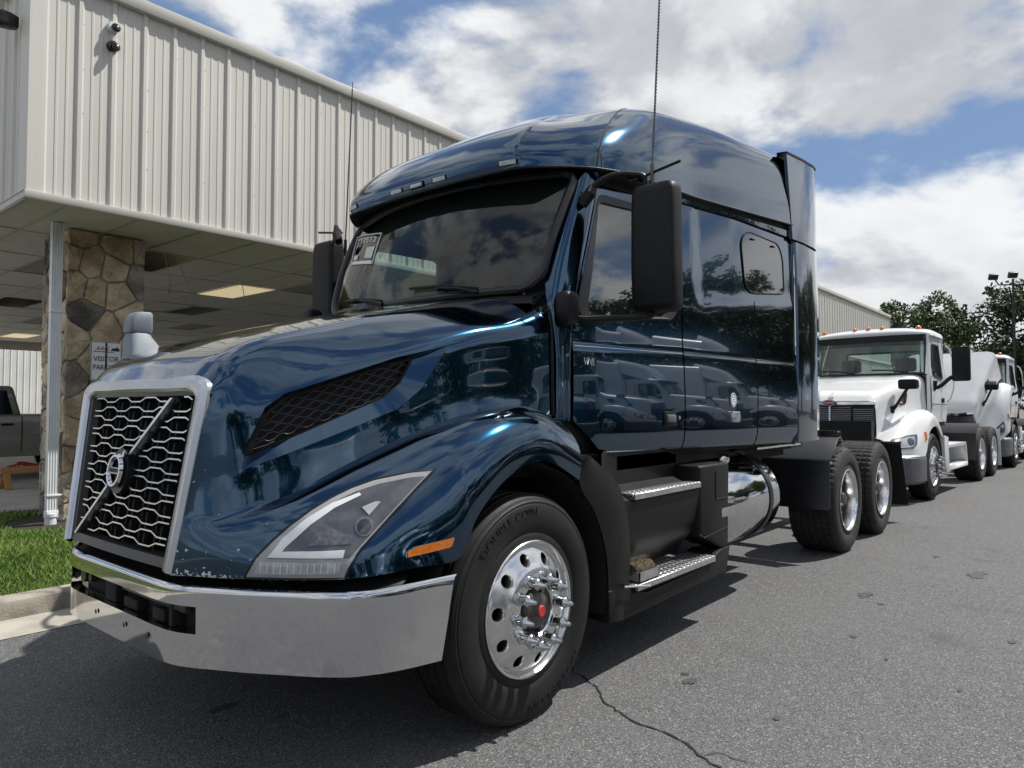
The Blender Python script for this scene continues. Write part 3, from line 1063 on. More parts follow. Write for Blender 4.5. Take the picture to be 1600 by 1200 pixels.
FEND = [
 [(-1.258, -.558, 1.00), (-1.264, -.553, .955), (-1.270, -.549, .915), (-1.277, -.544, .87), (-1.283, -.540, .83), (-1.289, -.535, .789)],
 [(-1.190, -.645, .98), (-1.190, -.685, .945), (-1.186, -.722, .91), (-1.178, -.757, .87), (-1.167, -.785, .83), (-1.150, -.805, .79)],
 [(-1.060, -.740, 1.03), (-1.055, -.805, 1.020), (-1.038, -.875, .99), (-1.010, -.950, .93), (-.985, -1.020, .86), (-.950, -1.065, .79)],
 [(-.78, -.820, 1.135), (-.770, -.880, 1.162), (-.750, -.970, 1.140), (-.725, -1.070, 1.07), (-.700, -1.145, .945), (-.660, -1.180, .800)],
 [(-.60, -.862, 1.210), (-.580, -.930, 1.245), (-.560, -1.030, 1.225), (-.535, -1.130, 1.145), (-.505, -1.200, .985), (-.470, -1.212, .812)],
 [(-.45, -.896, 1.265), (-.440, -.962, 1.300), (-.430, -1.060, 1.285), (-.420, -1.160, 1.205), (-.402, -1.212, 1.080), (-.388, -1.218, .950)],
 [(-.10, -.946, 1.360), (-.10, -1.000, 1.388), (-.10, -1.080, 1.386), (-.11, -1.170, 1.325), (-.12, -1.215, 1.235), (-.130, -1.218, 1.128)],
 [(.20, -.974, 1.378), (.18, -1.020, 1.400), (.16, -1.090, 1.390), (.14, -1.175, 1.330), (.12, -1.215, 1.245), (.10, -1.218, 1.152)],
 [(.43, -.982, 1.345), (.42, -1.030, 1.338), (.40, -1.100, 1.300), (.38, -1.180, 1.220), (.362, -1.213, 1.135), (.348, -1.212, 1.050)]]
def crease(row, ks, d):
    out = []
    for i, q in enumerate(row):
        if i in ks:
            q = np.array(q, float)
            a, c = np.array(row[i - 1], float), np.array(row[i + 1], float)
            out += [tuple(q + (a - q) * min(.4, d / np.linalg.norm(a - q))), tuple(q + (c - q) * min(.4, d / np.linalg.norm(c - q)))]
        else:
            out.append(tuple(q))
    return out
HOOD = [crease(r_, (2, 3), .028) for r_ in HOOD]
TU = chord(np.asarray(HOOD, float))
for i_ in range(len(HOOD)):
    FEND[i_][0] = HOOD[i_][-1]
SA, SF = patch(HOOD, 7, 5, TU), patch(FEND, 7, 6, TU)
half = B().grid(SA)
fb = B().grid(SF)
hb = half.bm()
fbm = B().grid(patch(FEND, 26, 22, TU)).bm()
hood_bvh, fend_bvh = bvh_of(B().grid(patch(HOOD, 14, 12, TU)).bm()), bvh_of(fbm)
fbm.free()
VENT_O = [(-1.105, 1.165), (-.502, 1.392), (-.385, 1.48), (-.236, 1.678), (-.50, 1.612), (-.95, 1.455), (-1.025, 1.40), (-1.092, 1.255)]
VENT_I = [(-1.078, 1.212), (-.535, 1.440), (-.455, 1.505), (-.385, 1.618), (-.50, 1.588), (-.937, 1.437), (-1.012, 1.372), (-1.065, 1.262)]
# short edges sharing the eight corners
cut_convex(hb, VENT_O)
for f in hb.faces[:]:
    pass
hm = B()
hb.verts.index_update()
hm.v = [tuple(v.co) for v in hb.verts]
hm.f = [tuple(v.index for v in f.verts) for f in hb.faces]
hb.free()
# rolled lip round the wheel arch
edge = [SF[i][-1] for i in range(len(SF))]
lip = [[tuple(p), (p[0], p[1] + .012, p[2] - .006), (p[0], p[1] + .07, p[2] - .004)] for p in edge]
fend = B().grid(SF).grid(lip)
full = B()
full.add(hm.v, hm.f)
full.add(fend.v, fend.f)
rr_ = full.flip()
hood = B()
hood.add(full.v, full.f)
hood.add(rr_.v, rr_.f)
hood_o = hood.build('hood', 'blue_paint', trk, sharp=60)
def surf_y(x, z, bvh=hood_bvh):
    h = bvh.ray_cast(Vector((x, -3, z)), Vector((0, 1, 0)))
    return h[0].y if h[0] else -.9
def seg_pts(P, n):
    out = []
    for i in range(len(P)):
        a, b = Vector(P[i]), Vector(P[(i + 1) % len(P)])
        out += [tuple(a.lerp(b, k / n)) for k in range(n)]
    return out
vo_, vi_ = seg_pts(VENT_O, 6), seg_pts(VENT_I, 6)
for sgn in (1, -1):
    b = B()
    r0 = [(x, surf_y(x, z), z) for x, z in vo_]
    r1 = [(x, surf_y(x, z) + .045, z) for x, z in vi_]
    b.loft([r0, r1], cap=False)
    if sgn < 0: b = b.flip()
    scoop = b.build('vent_scoop', 'blue_paint', trk, sharp=25)
    b = B()
    b.add([(x, surf_y(x, z) + .070, z) for x, z in vi_], [tuple(range(len(vi_)))])
    if sgn < 0: b = b.flip()
    b.build('vent_backing', 'black_void', scoop)
    fi_ = seg_pts(scale2(VENT_I, .93, (-.72, 1.42)), 6)
    b = B().loft([[(x, surf_y(x, z) + .0445, z) for x, z in vi_], [(x, surf_y(x, z) + .043, z) for x, z in fi_], [(x, surf_y(x, z) + .068, z) for x, z in fi_]], cap=False)
    if sgn < 0: b = b.flip()
    b.build('vent_frame', 'black_plastic', scoop)
    if sgn > 0 or True:
        row = 0
        z = 1.20
        cx, cz = -.72, 1.42
        INN = [(cx + (p[0] - cx) * .965, cz + (p[1] - cz) * .93) for p in VENT_I]
        dirx, dirz = math.cos(R(20)), math.sin(R(20))
        v_ = -.24
        while v_ < .26:
            b = B()
            run = []
            u_ = -.45
            while u_ < .45:
                ph = ((u_ / .074) + row * .5) % 1.0
                o_ = .0 if ph < .3 else (ph - .3) / .2 if ph < .5 else 1.0 if ph < .8 else 1 - (ph - .8) / .2
                vv = v_ + (o_ - .5) * .0105
                x_, z_ = cx + u_ * dirx - vv * dirz * .35, cz + u_ * dirz + vv
                if inside((x_, z_), INN):
                    run.append((x_, surf_y(x_, z_) + .053, z_))
                u_ += .0058
            if len(run) > 3:
                if sgn < 0:
                    run = [(x, -y, z) for x, y, z in run]
                b.tube(run, .0024, 5)
                b.build('vent_slat', 'vent_grey', scoop)
            v_ += .0195
            row += 1
# grille surround, an inverted U
def gp(y, z, dx=0.0):
    """point on the raked grille face"""
    return (-1.207 + (1.454 - z) * -.133 + dx + .05 * y * y, y, z)
outer = [(.535, .789), (.560, 1.02), (.588, 1.28), (.604, 1.44), (.598, 1.485), (.560, 1.512), (.30, 1.522), (0, 1.525)]
inner = [(.470, .800), (.488, 1.0), (.508, 1.25), (.520, 1.40), (.522, 1.435), (.500, 1.452), (.28, 1.462), (0, 1.465)]
def full_u(P):
    return [(-a, b) for a, b in P] + [(a, b) for a, b in P[-2::-1]]
oo, ii = spline(full_u(outer), 4), spline(full_u(inner), 4)
S = []
for (a, c) in zip(oo, ii):
    m1 = (a * .75 + c * .25)
    m2 = (a * .2 + c * .8)
    S.append([gp(a[0], a[1], .012), gp(a[0] * .998, a[1] * .998, -.010), gp(m1[0], m1[1], -.022), gp(m2[0], m2[1], -.018), gp(c[0], c[1], -.008), gp(c[0], c[1], .07)])
sur = B().grid(S).build('grille_surround', 'satin', trk, sharp=32)
gw_ = lambda z: .470 + (.522 - .470) * (z - .8) / .65
bk = B()
bk.grid([[gp(y * gw_(z), z, .075) for y in np.linspace(-1, 1, 9)] for z in np.linspace(.785, 1.465, 9)])
gback = bk.build('grille', 'black_void', trk)
fr = B()
for s in (-1, 1):
    fr.loft([[gp(s * gw_(z), z, -.004), gp(s * (gw_(z) - .018), z, .0), gp(s * (gw_(z) - .03), z, .03), gp(s * gw_(z), z, .05)] for z in np.linspace(.8, 1.45, 8)])
fr.loft([[gp(y, .80, -.006), gp(y, .835, .0), gp(y, .845, .03), gp(y, .80, .05)] for y in np.linspace(-.47, .47, 9)])
fr.loft([[gp(y, 1.465, -.004), gp(y, 1.445, .0), gp(y, 1.435, .03), gp(y, 1.465, .05)] for y in np.linspace(-.51, .51, 9)])
fr.build('grille_frame', 'black_satin', gback)
def bar_y(z):      # diagonal bar: y on the bar at height z
    return .400 + (-.345 - .400) * (z - .84) / (1.43 - .84)
NR = 15
PER = .272
for i in range(NR):
    zr = .868 + (1.432 - .868) * i / (NR - 1)
    wv = gw_(zr) - .045
    for side in (0, 1):
        pts = []
        y = -wv
        while y <= wv + 1e-6:
            ph = ((y / PER) + (.5 if i % 2 else 0) + 8.13) % 1.0
            o_ = 0 if ph < .32 else (ph - .32) / .18 if ph < .5 else 1 if ph < .82 else 1 - (ph - .82) / .18
            zz_ = zr + (o_ - .5) * .017
            by = bar_y(zz_)
            inb = abs(y - by) < .046 or (y - .03) ** 2 + (zz_ - 1.133) ** 2 < .088 ** 2
            if not inb and ((y < by) == (side == 0)):
                pts.append((y, zz_))
            y += .00655
        if len(pts) > 4:
            b = B()
            rings = [[gp(y, z + .0028, .022), gp(y, z + .0028, .006), gp(y, z - .0028, .006), gp(y, z - .0028, .022)] for y, z in pts]
            b.loft(rings)
            b.build('grille_slat', 'slat', gback, sharp=30)
gm_ = B()
for i in range(NR):
    zr = .868 + (1.432 - .868) * i / (NR - 1)
    wv = gw_(zr) - .045
    y = -wv
    for kk in range(-8, 9):
        yy = (kk + (.16 if i % 2 == 0 else .66) - .13) * PER * .5 * 2
        for q in (yy - .045, yy + .045):
            if abs(q) < wv:
                gm_.loft([[gp(q - .006, zr - .03 + t, .022), gp(q + .006, zr - .03 + t, .022), gp(q + .006, zr - .03 + t, .06), gp(q - .006, zr - .03 + t, .06)] for t in (0, .06)])
for zr in np.linspace(.85, 1.44, 60):
    wv = gw_(zr) - .04
    gm_.loft([[gp(s * wv, zr + a, .058) for a in (-.0016, .0016)] + [gp(s * wv, zr + a, .066) for a in (.0016, -.0016)] for s in (-1, 0, 1)])
gm_.build('grille_mesh', 'black_void', gback)
for za, zb in ((.835, 1.062), (1.205, 1.437)):
    db = B().loft([[gp(bar_y(z) + .019, z, .018), gp(bar_y(z) + .011, z, -.016), gp(bar_y(z) - .010, z, -.016), gp(bar_y(z) - .019, z, .018)] for z in np.linspace(za, zb, 6)])
    db.build('diagonal_bar', 'slat', gback, sharp=25)
# ring badge with its word plate
bc = Vector(gp(.03, 1.133, -.022))
bn_ = (Vector(gp(.03, 1.2)) - Vector(gp(.03, 1.0))).normalized()
bx_ = Vector((0, -1, 0))
bz_ = bn_
bo_ = bx_.cross(bz_).normalized()
if bo_.x > 0: bo_ = -bo_
def bpt(u, v, h):
    return bc + bx_ * u + bz_ * v + bo_ * h
def ringb(r0, r1, h0, h1, n=40):
    b = B()
    b.loft([[bpt(r * math.cos(a), r * 1.05 * math.sin(a), h) for r, h in ((r0, h0), (r0 * .7 + r1 * .3, h1), (r0 * .3 + r1 * .7, h1), (r1, h0), (r0 * .5 + r1 * .5, h0 - .012))] for a in [2 * PI * k / n for k in range(n + 1)]], cap=False)
    return b
badge = ringb(.049, .070, 0, .012).build('badge', 'chrome', gback, sharp=40)
b = B()
b.prism([(.052, .060), (.078, .060), (.078, .088), (.070, .088)], lambda u, v: bpt(u, v, -.006), lambda u, v: bpt(u, v, .010))
b.build('badge_arrow', 'chrome', badge, bevel=.002)
b = B()
b.prism([(-.052, -.014), (.052, -.014), (.052, .014), (-.052, .014)], lambda u, v: bpt(u, v, -.006), lambda u, v: bpt(u, v, .008))
b.build('badge_plate', 'satin', badge, bevel=.002)
t_b = text_b('VOLVO', .026, .001)
t_b.v = [tuple(bpt(x * 1.05, y, .0095 + z)) for x, y, z in t_b.v]
t_b.build('badge_lettering', 'sign_black', badge)
b = B()
b.loft([[bpt(.088 * math.cos(a), .095 * math.sin(a), h) for a in [2 * PI * k / 32 for k in range(32)]] for h in (-.05, -.012)])
b.build('badge_backing', 'black_satin', badge)

# headlamps, side marker
HL = [(381, 902), (401, 870), (454, 817), (517, 776), (585, 748), (641, 737), (679, 733), (652, 761), (600, 817), (562, 859), (544, 892), (536, 904)]
# outline in side view: x along the truck, z up; laid on the fender along a slanting direction
hl_dir = Vector((.62, .785, 0))
hl_u = Vector((.785, -.62, 0))
hl_o = Vector((-1.05, -.95, 0)) - hl_dir * .8
def hmap(u, v):
    p = hl_o + hl_u * u
    return (p.x, p.y, v)
HLU = [(-.172, .793), (-.132, .863), (-.076, .921), (-.018, .972), (.055, 1.023), (.127, 1.063), (.197, 1.094), (.285, 1.122), (.42, 1.146), (.516, 1.153), (.442, 1.088), (.315, .967), (.229, .883), (.189, .819), (.179, .792)]
HLs = HLU
def both(fn):
    return [fn(1), fn(-1)]
def drape2(name, poly, fmap, d, bvh, off, m, parent, **k):
    o = drape(name, poly, fmap, d, bvh, off, m, parent, **k)
    return o
def flip_obj(o, parent):
    me = o.data.copy()
    for v in me.vertices:
        v.co.y = -v.co.y
    me.flip_normals()
    q = bpy.data.objects.new(o.name.split('.')[0], me)
    COL.objects.link(q)
    q.parent = parent
    return q
hl = drape2('headlight', HLs, hmap, hl_dir, fend_bvh, .004, 'lamp_edge', trk, step=.025)
hl2 = flip_obj(hl, trk)
dr = [('lamp_bowl', [(-.082, .880), (-.055, .915), (.0, .966), (.065, 1.012), (.135, 1.050), (.21, 1.082), (.30, 1.108), (.42, 1.128), (.475, 1.130), (.415, 1.076), (.298, .965), (.215, .885), (.195, .862), (.05, .862), (-.088, .862)], .006, 'lamp_dark'),
      ('daylight_bar', [(-.092, .866), (-.040, .932), (.040, .998), (.128, 1.047), (.226, 1.080), (.233, 1.071), (.138, 1.030), (.056, .976), (-.030, .900), (-.041, .886)], .0085, 'lamp_white'),
      ('daylight_bar', [(-.092, .866), (-.041, .886), (.178, .890), (.172, .863)], .0088, 'lamp_white'),
      ('turn_lens', [(-.116, .853), (.166, .849), (.156, .808), (-.140, .806)], .0075, 'lamp_clear'),
      ('projector', [(.245 + .034 * math.cos(a), .965 + .034 * math.sin(a)) for a in [2 * PI * k / 18 for k in range(18)]], .010, 'grille_grey'),
      ('projector_lens', [(.245 + .025 * math.cos(a), .965 + .025 * math.sin(a)) for a in [2 * PI * k / 18 for k in range(18)]], .012, 'dark_glass'),
      ('reflector', [(.235, 1.030), (.285, 1.048), (.305, 1.046), (.280, 1.020), (.262, 1.002)], .010, 'lamp_clear'),
      ('reflector', [(.05, .905), (.20, .908), (.205, .935), (.13, .962), (.075, .945)], .008, 'grille_grey')]
for nm, poly, off, m in dr:
    o = drape2(nm, poly, hmap, hl_dir, fend_bvh, off, m, hl, step=.03, thick=.004)
    flip_obj(o, hl2)
for i in range(12):
    u0 = -.118 + .0235 * i
    o = drape2('turn_rib', [(u0, .811), (u0 + .004, .811), (u0 + .006, .846), (u0 + .002, .846)], hmap, hl_dir, fend_bvh, .0095, 'lamp_white', hl, step=.05, thick=.003)
    flip_obj(o, hl2)
o = drape2('lens', HLs, hmap, hl_dir, fend_bvh, .017, 'lamp_cover', hl, step=.025, thick=.014)
flip_obj(o, hl2)
# rim of the lamp
def hl_ring():
    P = resample(HLs, 90)
    b = B()
    path = []
    for u, v in P + P[:1]:
        h = fend_bvh.ray_cast(Vector(hmap(u, v)), hl_dir)
        p = h[0] if h[0] else fend_bvh.find_nearest(Vector(hmap(u, v)) + hl_dir * .8)[0]
        path.append(p)
    b.tube(path, .0065, 6, cap=False)
    return b
o = hl_ring().build('lamp_rim', 'black_plastic', hl)
flip_obj(o, hl2)
mk = [(-.708, .842), (-.706, .860), (-.672, .876), (-.516, .892), (-.508, .889), (-.519, .862), (-.530, .857)]
smap = lambda u, v: (u, -2.0, v)
o = drape2('side_marker', mk, smap, (0, 1, 0), fend_bvh, .009, 'amber', trk, step=.03)
flip_obj(o, trk)
o2 = drape2('marker_bezel', scale2(mk, 1.05), smap, (0, 1, 0), fend_bvh, .004, 'satin', o, step=.03)
# wheel wells and black void behind the lamps
ww = B()
for s in (-1, 1):
    ww.loft([[(.0 + .60 * math.cos(a) * 1.02, s * y, .505 + .635 * math.sin(a)) for a in np.linspace(-.25, PI + .1, 28)] for y in (1.195, .72)], cap=False, closed=False)
    ww.box(-.58, .62, s * .70, s * .72, .3, 1.14)
ww.box(-1.05, -.62, -.82, .82, .5, .78)
ww.box(-1.12, .4, -.50, .50, .55, 1.38)
ww.box(-1.0, -.25, -.72, .72, .50, .52)  # unseen undertray plate, added to stop a sun streak on the ground
ww.build('wheel_well', 'black_void', trk)

# ------------------------------------------------------------------ bumper
PLAN = [(-1.285, 0), (-1.285, .25), (-1.284, .42), (-1.274, .51), (-1.252, .58), (-1.20, .685), (-1.135, .81), (-1.065, .925), (-1.0, 1.03), (-.965, 1.075), (-.93, 1.115), (-.87, 1.155), (-.755, 1.20), (-.57, 1.243)]
PLs = spline([(x, y, 0) for x, y in PLAN], 3)
def cat2(P):
    return [(p[0], -p[1]) for p in P[::-1]] + [(p[0], p[1]) for p in P[1:]]
PL = cat2(PLs)
zrows = [.452, .462, .50, .54, .573, .60, .64, .672, .70, .725, .738, .746]
bow = [0, 0, 0, 0, 0, 0, 0, 0, 0, .001, .004, .016]
def bump_pt(x, y, k, d=0.0):
    z = zrows[k]
    endw = max(0, (abs(y) - 1.155) / .09)
    xx = x + endw * (z - .60) * .25 + bow[k] + .02 * (.74 - z) * .5 + d
    return (xx, y * (1 - bow[k] * .3) - math.copysign(d * .4, y) * (1 if abs(y) > .6 else 0), z + (.012 * endw if k > 5 else 0))
bm_ = B()
nv = len(zrows)
vs = [bump_pt(x, y, k) for x, y in PL for k in range(nv)]
fs = []
SLOT = .615
for i in range(len(PL) - 1):
    ym = (PL[i][1] + PL[i + 1][1]) / 2
    for k in range(nv - 1):
        if abs(ym) < SLOT and 4 <= k < 7:
            continue
        a = i * nv + k
        fs.append((a, a + 1, a + nv + 1, a + nv))
bm_.add(vs, fs)
# folded edge of the slot and the end returns
for k in (4, 7):
    L = [(x, y) for x, y in PL if abs(y) < SLOT + .02]
    bm_.grid([[bump_pt(x, y, k), bump_pt(x, y, k, .05)] for x, y in L])
bum = bm_.build('bumper', 'chrome', trk, sharp=50)
sb = B()
L = [(x, y) for x, y in PL if abs(y) < .70]
sb.grid([[bump_pt(x, y, k, .075) for k in range(3, 9)] for x, y in L])
sb.build('bumper_backing', 'black_void', bum)
for y in (.42, .34):
    c = bump_pt(-1.285, y, 5, .03)
    B().lathe([(.0, .03), (.03 if y > .4 else .018, .03), (.034 if y > .4 else .022, .0)], (c[0] + .03, y, .635), (-1, 0, 0), 20).build('tow_eye', 'black_satin', bum)
for y0, y1, z0, z1 in ((.05, .16, .575, .67), (-.16, -.03, .578, .62), (-.40, -.30, .58, .625), (-.47, -.44, .575, .66)):
    B().box(-1.255, -1.20, y0, y1, z0, z1).build('tow_bracket', 'black_void', bum, bevel=.004)
B().box(-1.25, -1.22, -.56, .0, .640, .668).build('slot_rail', 'black_satin', bum, bevel=.004)
bh = B()
for y in (.17, -.12, -.33):
    bh.lathe([(.011, .004), (.008, .006), (.0, .006)], (-1.284, y, .525), (-1, 0, 0), 12)
bh.build('bumper_bolt', 'hub_grey', bum)
vl = B()
L = [(x, y) for x, y in PL if abs(y) < 1.2]
vl.grid([[bump_pt(x, y, 10, .03), bump_pt(x, y, 11, .045), (bump_pt(x, y, 11, .09)[0], y * .97, .775), (bump_pt(x, y, 11, .2)[0], y * .9, .80)] for x, y in L])
vl.build('bumper_filler', 'black_plastic', trk)

# ------------------------------------------------------------------ roof fairing
ROOF = [
 [(.40, 0, 2.70), (.41, -.40, 2.70), (.445, -.70, 2.703), (.475, -.765, 2.706), (.78, -1.035, 2.72), (1.9, -1.125, 2.785), (3.35, -1.235, 2.88)],
 [(.39, 0, 2.77), (.40, -.40, 2.775), (.435, -.69, 2.785), (.468, -.75, 2.79), (.81, -1.03, 2.815), (1.9, -1.12, 2.91), (3.35, -1.235, 3.0)],
 [(.52, 0, 2.962), (.54, -.38, 2.970), (.60, -.66, 2.992), (.645, -.715, 2.985), (.93, -.995, 2.98), (1.95, -1.10, 3.08), (3.35, -1.225, 3.17)],
 [(.78, 0, 3.125), (.80, -.36, 3.13), (.86, -.59, 3.137), (.90, -.645, 3.132), (1.09, -.94, 3.12), (2.0, -1.07, 3.24), (3.35, -1.21, 3.33)],
 [(1.13, 0, 3.30), (1.13, -.34, 3.295), (1.15, -.52, 3.28), (1.18, -.575, 3.272), (1.30, -.885, 3.262), (2.05, -1.01, 3.37), (3.35, -1.17, 3.43)],
 [(1.6, 0, 3.435), (1.6, -.30, 3.43), (1.6, -.47, 3.415), (1.61, -.52, 3.41), (1.65, -.79, 3.365), (2.2, -.90, 3.445), (3.35, -1.05, 3.475)],
 [(2.1, 0, 3.49), (2.15, -.2, 3.488), (2.2, -.30, 3.486), (2.25, -.34, 3.485), (2.3, -.45, 3.485), (2.6, -.5, 3.50), (3.35, -.6, 3.51)],
 [(2.6, 0, 3.52), (2.62, -.001, 3.52), (2.66, -.001, 3.52), (2.7, -.001, 3.52), (2.75, -.001, 3.52), (3.0, -.001, 3.52), (3.35, -.001, 3.52)]]
for r_ in ROOF[:6]:
    a_, c_ = np.array(r_[2]), np.array(r_[3])
    r_[2], r_[3] = tuple(a_ * .72 + c_ * .28), tuple(a_ * .28 + c_ * .72)
SR = patch(ROOF, 6, 8)
rf = B().grid(SR)
roof_bvh = bvh_of(rf.bm())
rf.mirror()
roof = rf.build('roof_fairing', 'blue_paint', trk, sharp=60)
jo = B().tube([tuple(SR[i][32]) for i in range(1, 27)], .005, 6)
jo.mirror().build('roof_seam', 'black_void', roof)
B().tube([tuple(SR[0][j]) for j in range(0, len(SR[0]))], .008, 6).mirror().build('roof_lip', 'black_plastic', roof)
for y in (-.68, -.19, 0, .19, .68):
    s = -1 if y <= 0 else 1
    pl = [(-abs(y) - .05, 2.728), (-abs(y) + .05, 2.728), (-abs(y) + .05, 2.752), (-abs(y) - .05, 2.752)]
    fm = lambda u, v: (-1, min(u, -.002), v) if y else (-1, u, v)
    if y == 0:
        lamp = B().box(.378, .41, -.05, .05, 2.728, 2.752).build('cab_light', 'lamp_clear', roof, bevel=.003)
        B().box(.381, .41, -.058, .058, 2.721, 2.759).build('light_bezel', 'black_plastic', lamp, bevel=.002)
        continue
    lamp = drape('cab_light', pl, fm, (1, 0, 0), roof_bvh, .006, 'lamp_clear', roof, step=.04)
    bz = drape('light_bezel', scale2(pl, 1.18), fm, (1, 0, 0), roof_bvh, .004, 'black_plastic', lamp, step=.04)
    if s > 0:
        for o in (lamp, bz):
            for v in o.data.vertices:
                v.co.y = -v.co.y
            o.data.flip_normals()
# underside of the visor
WT = lambda y: (.53 + .18 * (abs(y) / .95) ** 2.2, y, 2.715 - .02 * (abs(y) / .95) ** 2)
WB = lambda y: (.25 + .185 * (abs(y) / .90) ** 2.2, y, 2.01 + .015 * (abs(y) / .9) ** 2)
us = B()
S = []
for j in range(0, 33):
    p = SR[0][j]
    yq = max(-.95, p[1])
    S.append([tuple(p), ((p[0] + WT(yq)[0]) / 2, (p[1] + yq) / 2, 2.725), (WT(yq)[0] + .03, yq, 2.735)])
us.grid(S).mirror().build('visor_underside', 'black_plastic', roof)

# ------------------------------------------------------------------ windshield, cowl
def wround(t):
    return 1 - .10 * max(0, 1 - t / .16) ** 2.2 - .05 * max(0, 1 - (1 - t) / .12) ** 2.2
def ws(y01, t):
    y01 = y01 * wround(t)
    yb, yt = y01 * .90, y01 * .955
    a, b = Vector(WB(yb)), Vector(WT(yt))
    p = a.lerp(b, t)
    p.x -= .03 * math.sin(PI * t)
    return p
wsb = B()
prof_y = np.linspace(-1, 1, 33)
prof_t = sorted(list(np.linspace(0.16, .88, 9)) + [0, .015, .04, .08, .12, .92, .96, .985, 1])
wsb.grid([[ws(y, t) for y in prof_y] for t in prof_t])
wso = wsb.build('windshield', 'windshield', trk)
gk = B()
loop = [ws(y, 0.0) for y in np.linspace(-.98, .98, 30)] + [ws(1, t) for t in prof_t[1:-1]] + [ws(y, 1.0) for y in np.linspace(.98, -.98, 20)] + [ws(-1, t) for t in prof_t[-2:0:-1]]
gk.tube(loop + loop[:1], .024, 8, cap=False)
gk.build('windshield_gasket', 'black_satin', wso)
cw = B()
cw.grid([[(WB(y)[0] - .10 + .02 * abs(y), y * 1.02, 1.962 - .03 * abs(y)), (WB(y)[0] - .05, y, 1.988 - .01 * abs(y)), (WB(y)[0] + .03, y, 2.0)] for y in np.linspace(-.9, .9, 25)])
cw.build('cowl', 'black_plastic', trk)
for (y0, y1) in ((-.10, -.66), (.62, .12)):
    wp = B()
    piv = ws(y1 / .9, .0) + Vector((-.035, 0, .0))
    end = ws(y0 / .9, .09) + Vector((-.03, 0, 0))
    mid = piv.lerp(end, .5) + Vector((-.02, 0, .015))
    wp.tube([piv, piv.lerp(mid, .5) + Vector((-.005, 0, .008)), mid], [.012, .010, .008], 6)
    b0 = ws((y0 + .18 * 0 - .0) / .9, .105) + Vector((-.022, 0, 0))
    b1 = ws((y0 + (y1 - y0) * .95) / .9, .02) + Vector((-.022, 0, .01))
    wp.tube([b0, b0.lerp(b1, .5) + Vector((-.012, 0, .012)), b1], .009, 5)
    wp.tube([mid, b0.lerp(b1, .5)], .007, 5)
    wp.build('wiper', 'black_plastic', trk)
def wpt(u, v, d=-.005):
    return ws(u, v) + Vector((d, 0, 0))
def stp(s, t, d=-.005):
    u = (.93 * (1 - s) + .44 * s) * t + (.80 * (1 - s) + .42 * s) * (1 - t)
    v = (.86 * (1 - s) + .74 * s) * t + (.51 * (1 - s) + .43 * s) * (1 - t)
    return wpt(u, v, d)
L_ = np.linspace(0, 1, 9)
fr_p = [stp(s, 1) for s in L_] + [stp(1, 1 - s) for s in L_[1:]] + [stp(1 - s, 0) for s in L_[1:]] + [stp(0, s) for s in L_[1:]]
stick = B().tube(fr_p, .005, 5, cap=False).build('stock_sticker', 'white_print', wso)
tx = text_b('257512', .085, 0)
x0_, x1_ = min(v[0] for v in tx.v), max(v[0] for v in tx.v)
tx.v = [tuple(stp(.10 + .80 * (x - x0_) / (x1_ - x0_), .80 + y / .085 * .26, -.006)) for x, y, z in tx.v]
tx.build('sticker_number', 'white_print', stick)
for s0, s1, t0, t1, m in ((.05, .95, .02, .10, 'white_print'), (.62, .92, .18, .56, 'lamp_clear'), (.08, .30, .14, .30, 'lamp_clear')):
    B().grid([[stp(s, t) for s in np.linspace(s0, s1, 3)] for t in np.linspace(t0, t1, 3)]).build('sticker_block', m, stick)

# ------------------------------------------------------------------ cab and sleeper sides
PX = [-3, .35, .8, 1.7, 3.4, 4.05, 9]
PYs = [-.98, -.98, -1.03, -1.10, -1.235, -1.245, -1.245]
def sside(x, z):
    y = float(np.interp(x, PX, PYs))
    y += .055 * max(0, (z - 1.95) / .78) ** 1.6 * max(.25, min(1, (2.9 - x) / 2))
    zl = 2.105 + (2.272 - 2.105) * (x - 1.91) / 1.49 if x > 1.9 else 9
    y += .009 / (1 + math.exp((zl - z) * 90)) if x > 1.9 else 0
    y += .006 / (1 + math.exp((1.748 - .02 * max(0, (1.67 - x)) - z) * 120))
    y -= .010 * math.sin(PI * min(1, max(0, (z - 1.13) / .62)))
    y += .03 * max(0, (1.22 - z) / .10) ** 2
    return y
def side_sheet(x0, x1, z0, z1, nx, nz, off=0.0):
    xs = np.linspace(x0, x1, nx)
    zs = sorted(set(list(np.linspace(z0, z1, nz)) + list(np.linspace(1.70, 1.79, 8))))
    zs = [z for z in zs if z0 <= z <= z1]
    b = B().grid([[(x, sside(x, z) + off, z) for z in zs] for x in xs])
    return b.bm()
DOOR = [(.578, 1.33), (.81, 1.165), (.85, 1.148), (1.668, 1.140), (1.672, 1.15), (1.672, 2.695), (1.66, 2.70), (.885, 2.665), (.862, 2.64), (.63, 2.02), (.588, 1.72)]
WOUT = round_poly([(.655, 1.875), (1.56, 1.945), (1.632, 2.02), (1.635, 2.640), (.868, 2.610), (.640, 2.0)], .05, 4)
WGL = round_poly([(.728, 1.905), (1.50, 1.965), (1.565, 2.03), (1.565, 2.600), (.868, 2.565), (.722, 1.96)], .035, 4)
def smesh(fn, name, m, parent, **k):
    """build for the left side and again mirrored for the right"""
    outs = []
    for s in (1, -1):
        b = fn()
        if s < 0:
            for v in b.verts:
                v.co.y = -v.co.y
            bmesh.ops.reverse_faces(b, faces=b.faces[:])
        outs.append(bm_obj(name, b, m, parent if not isinstance(parent, list) else parent[0 if s > 0 else 1], **k))
    return outs
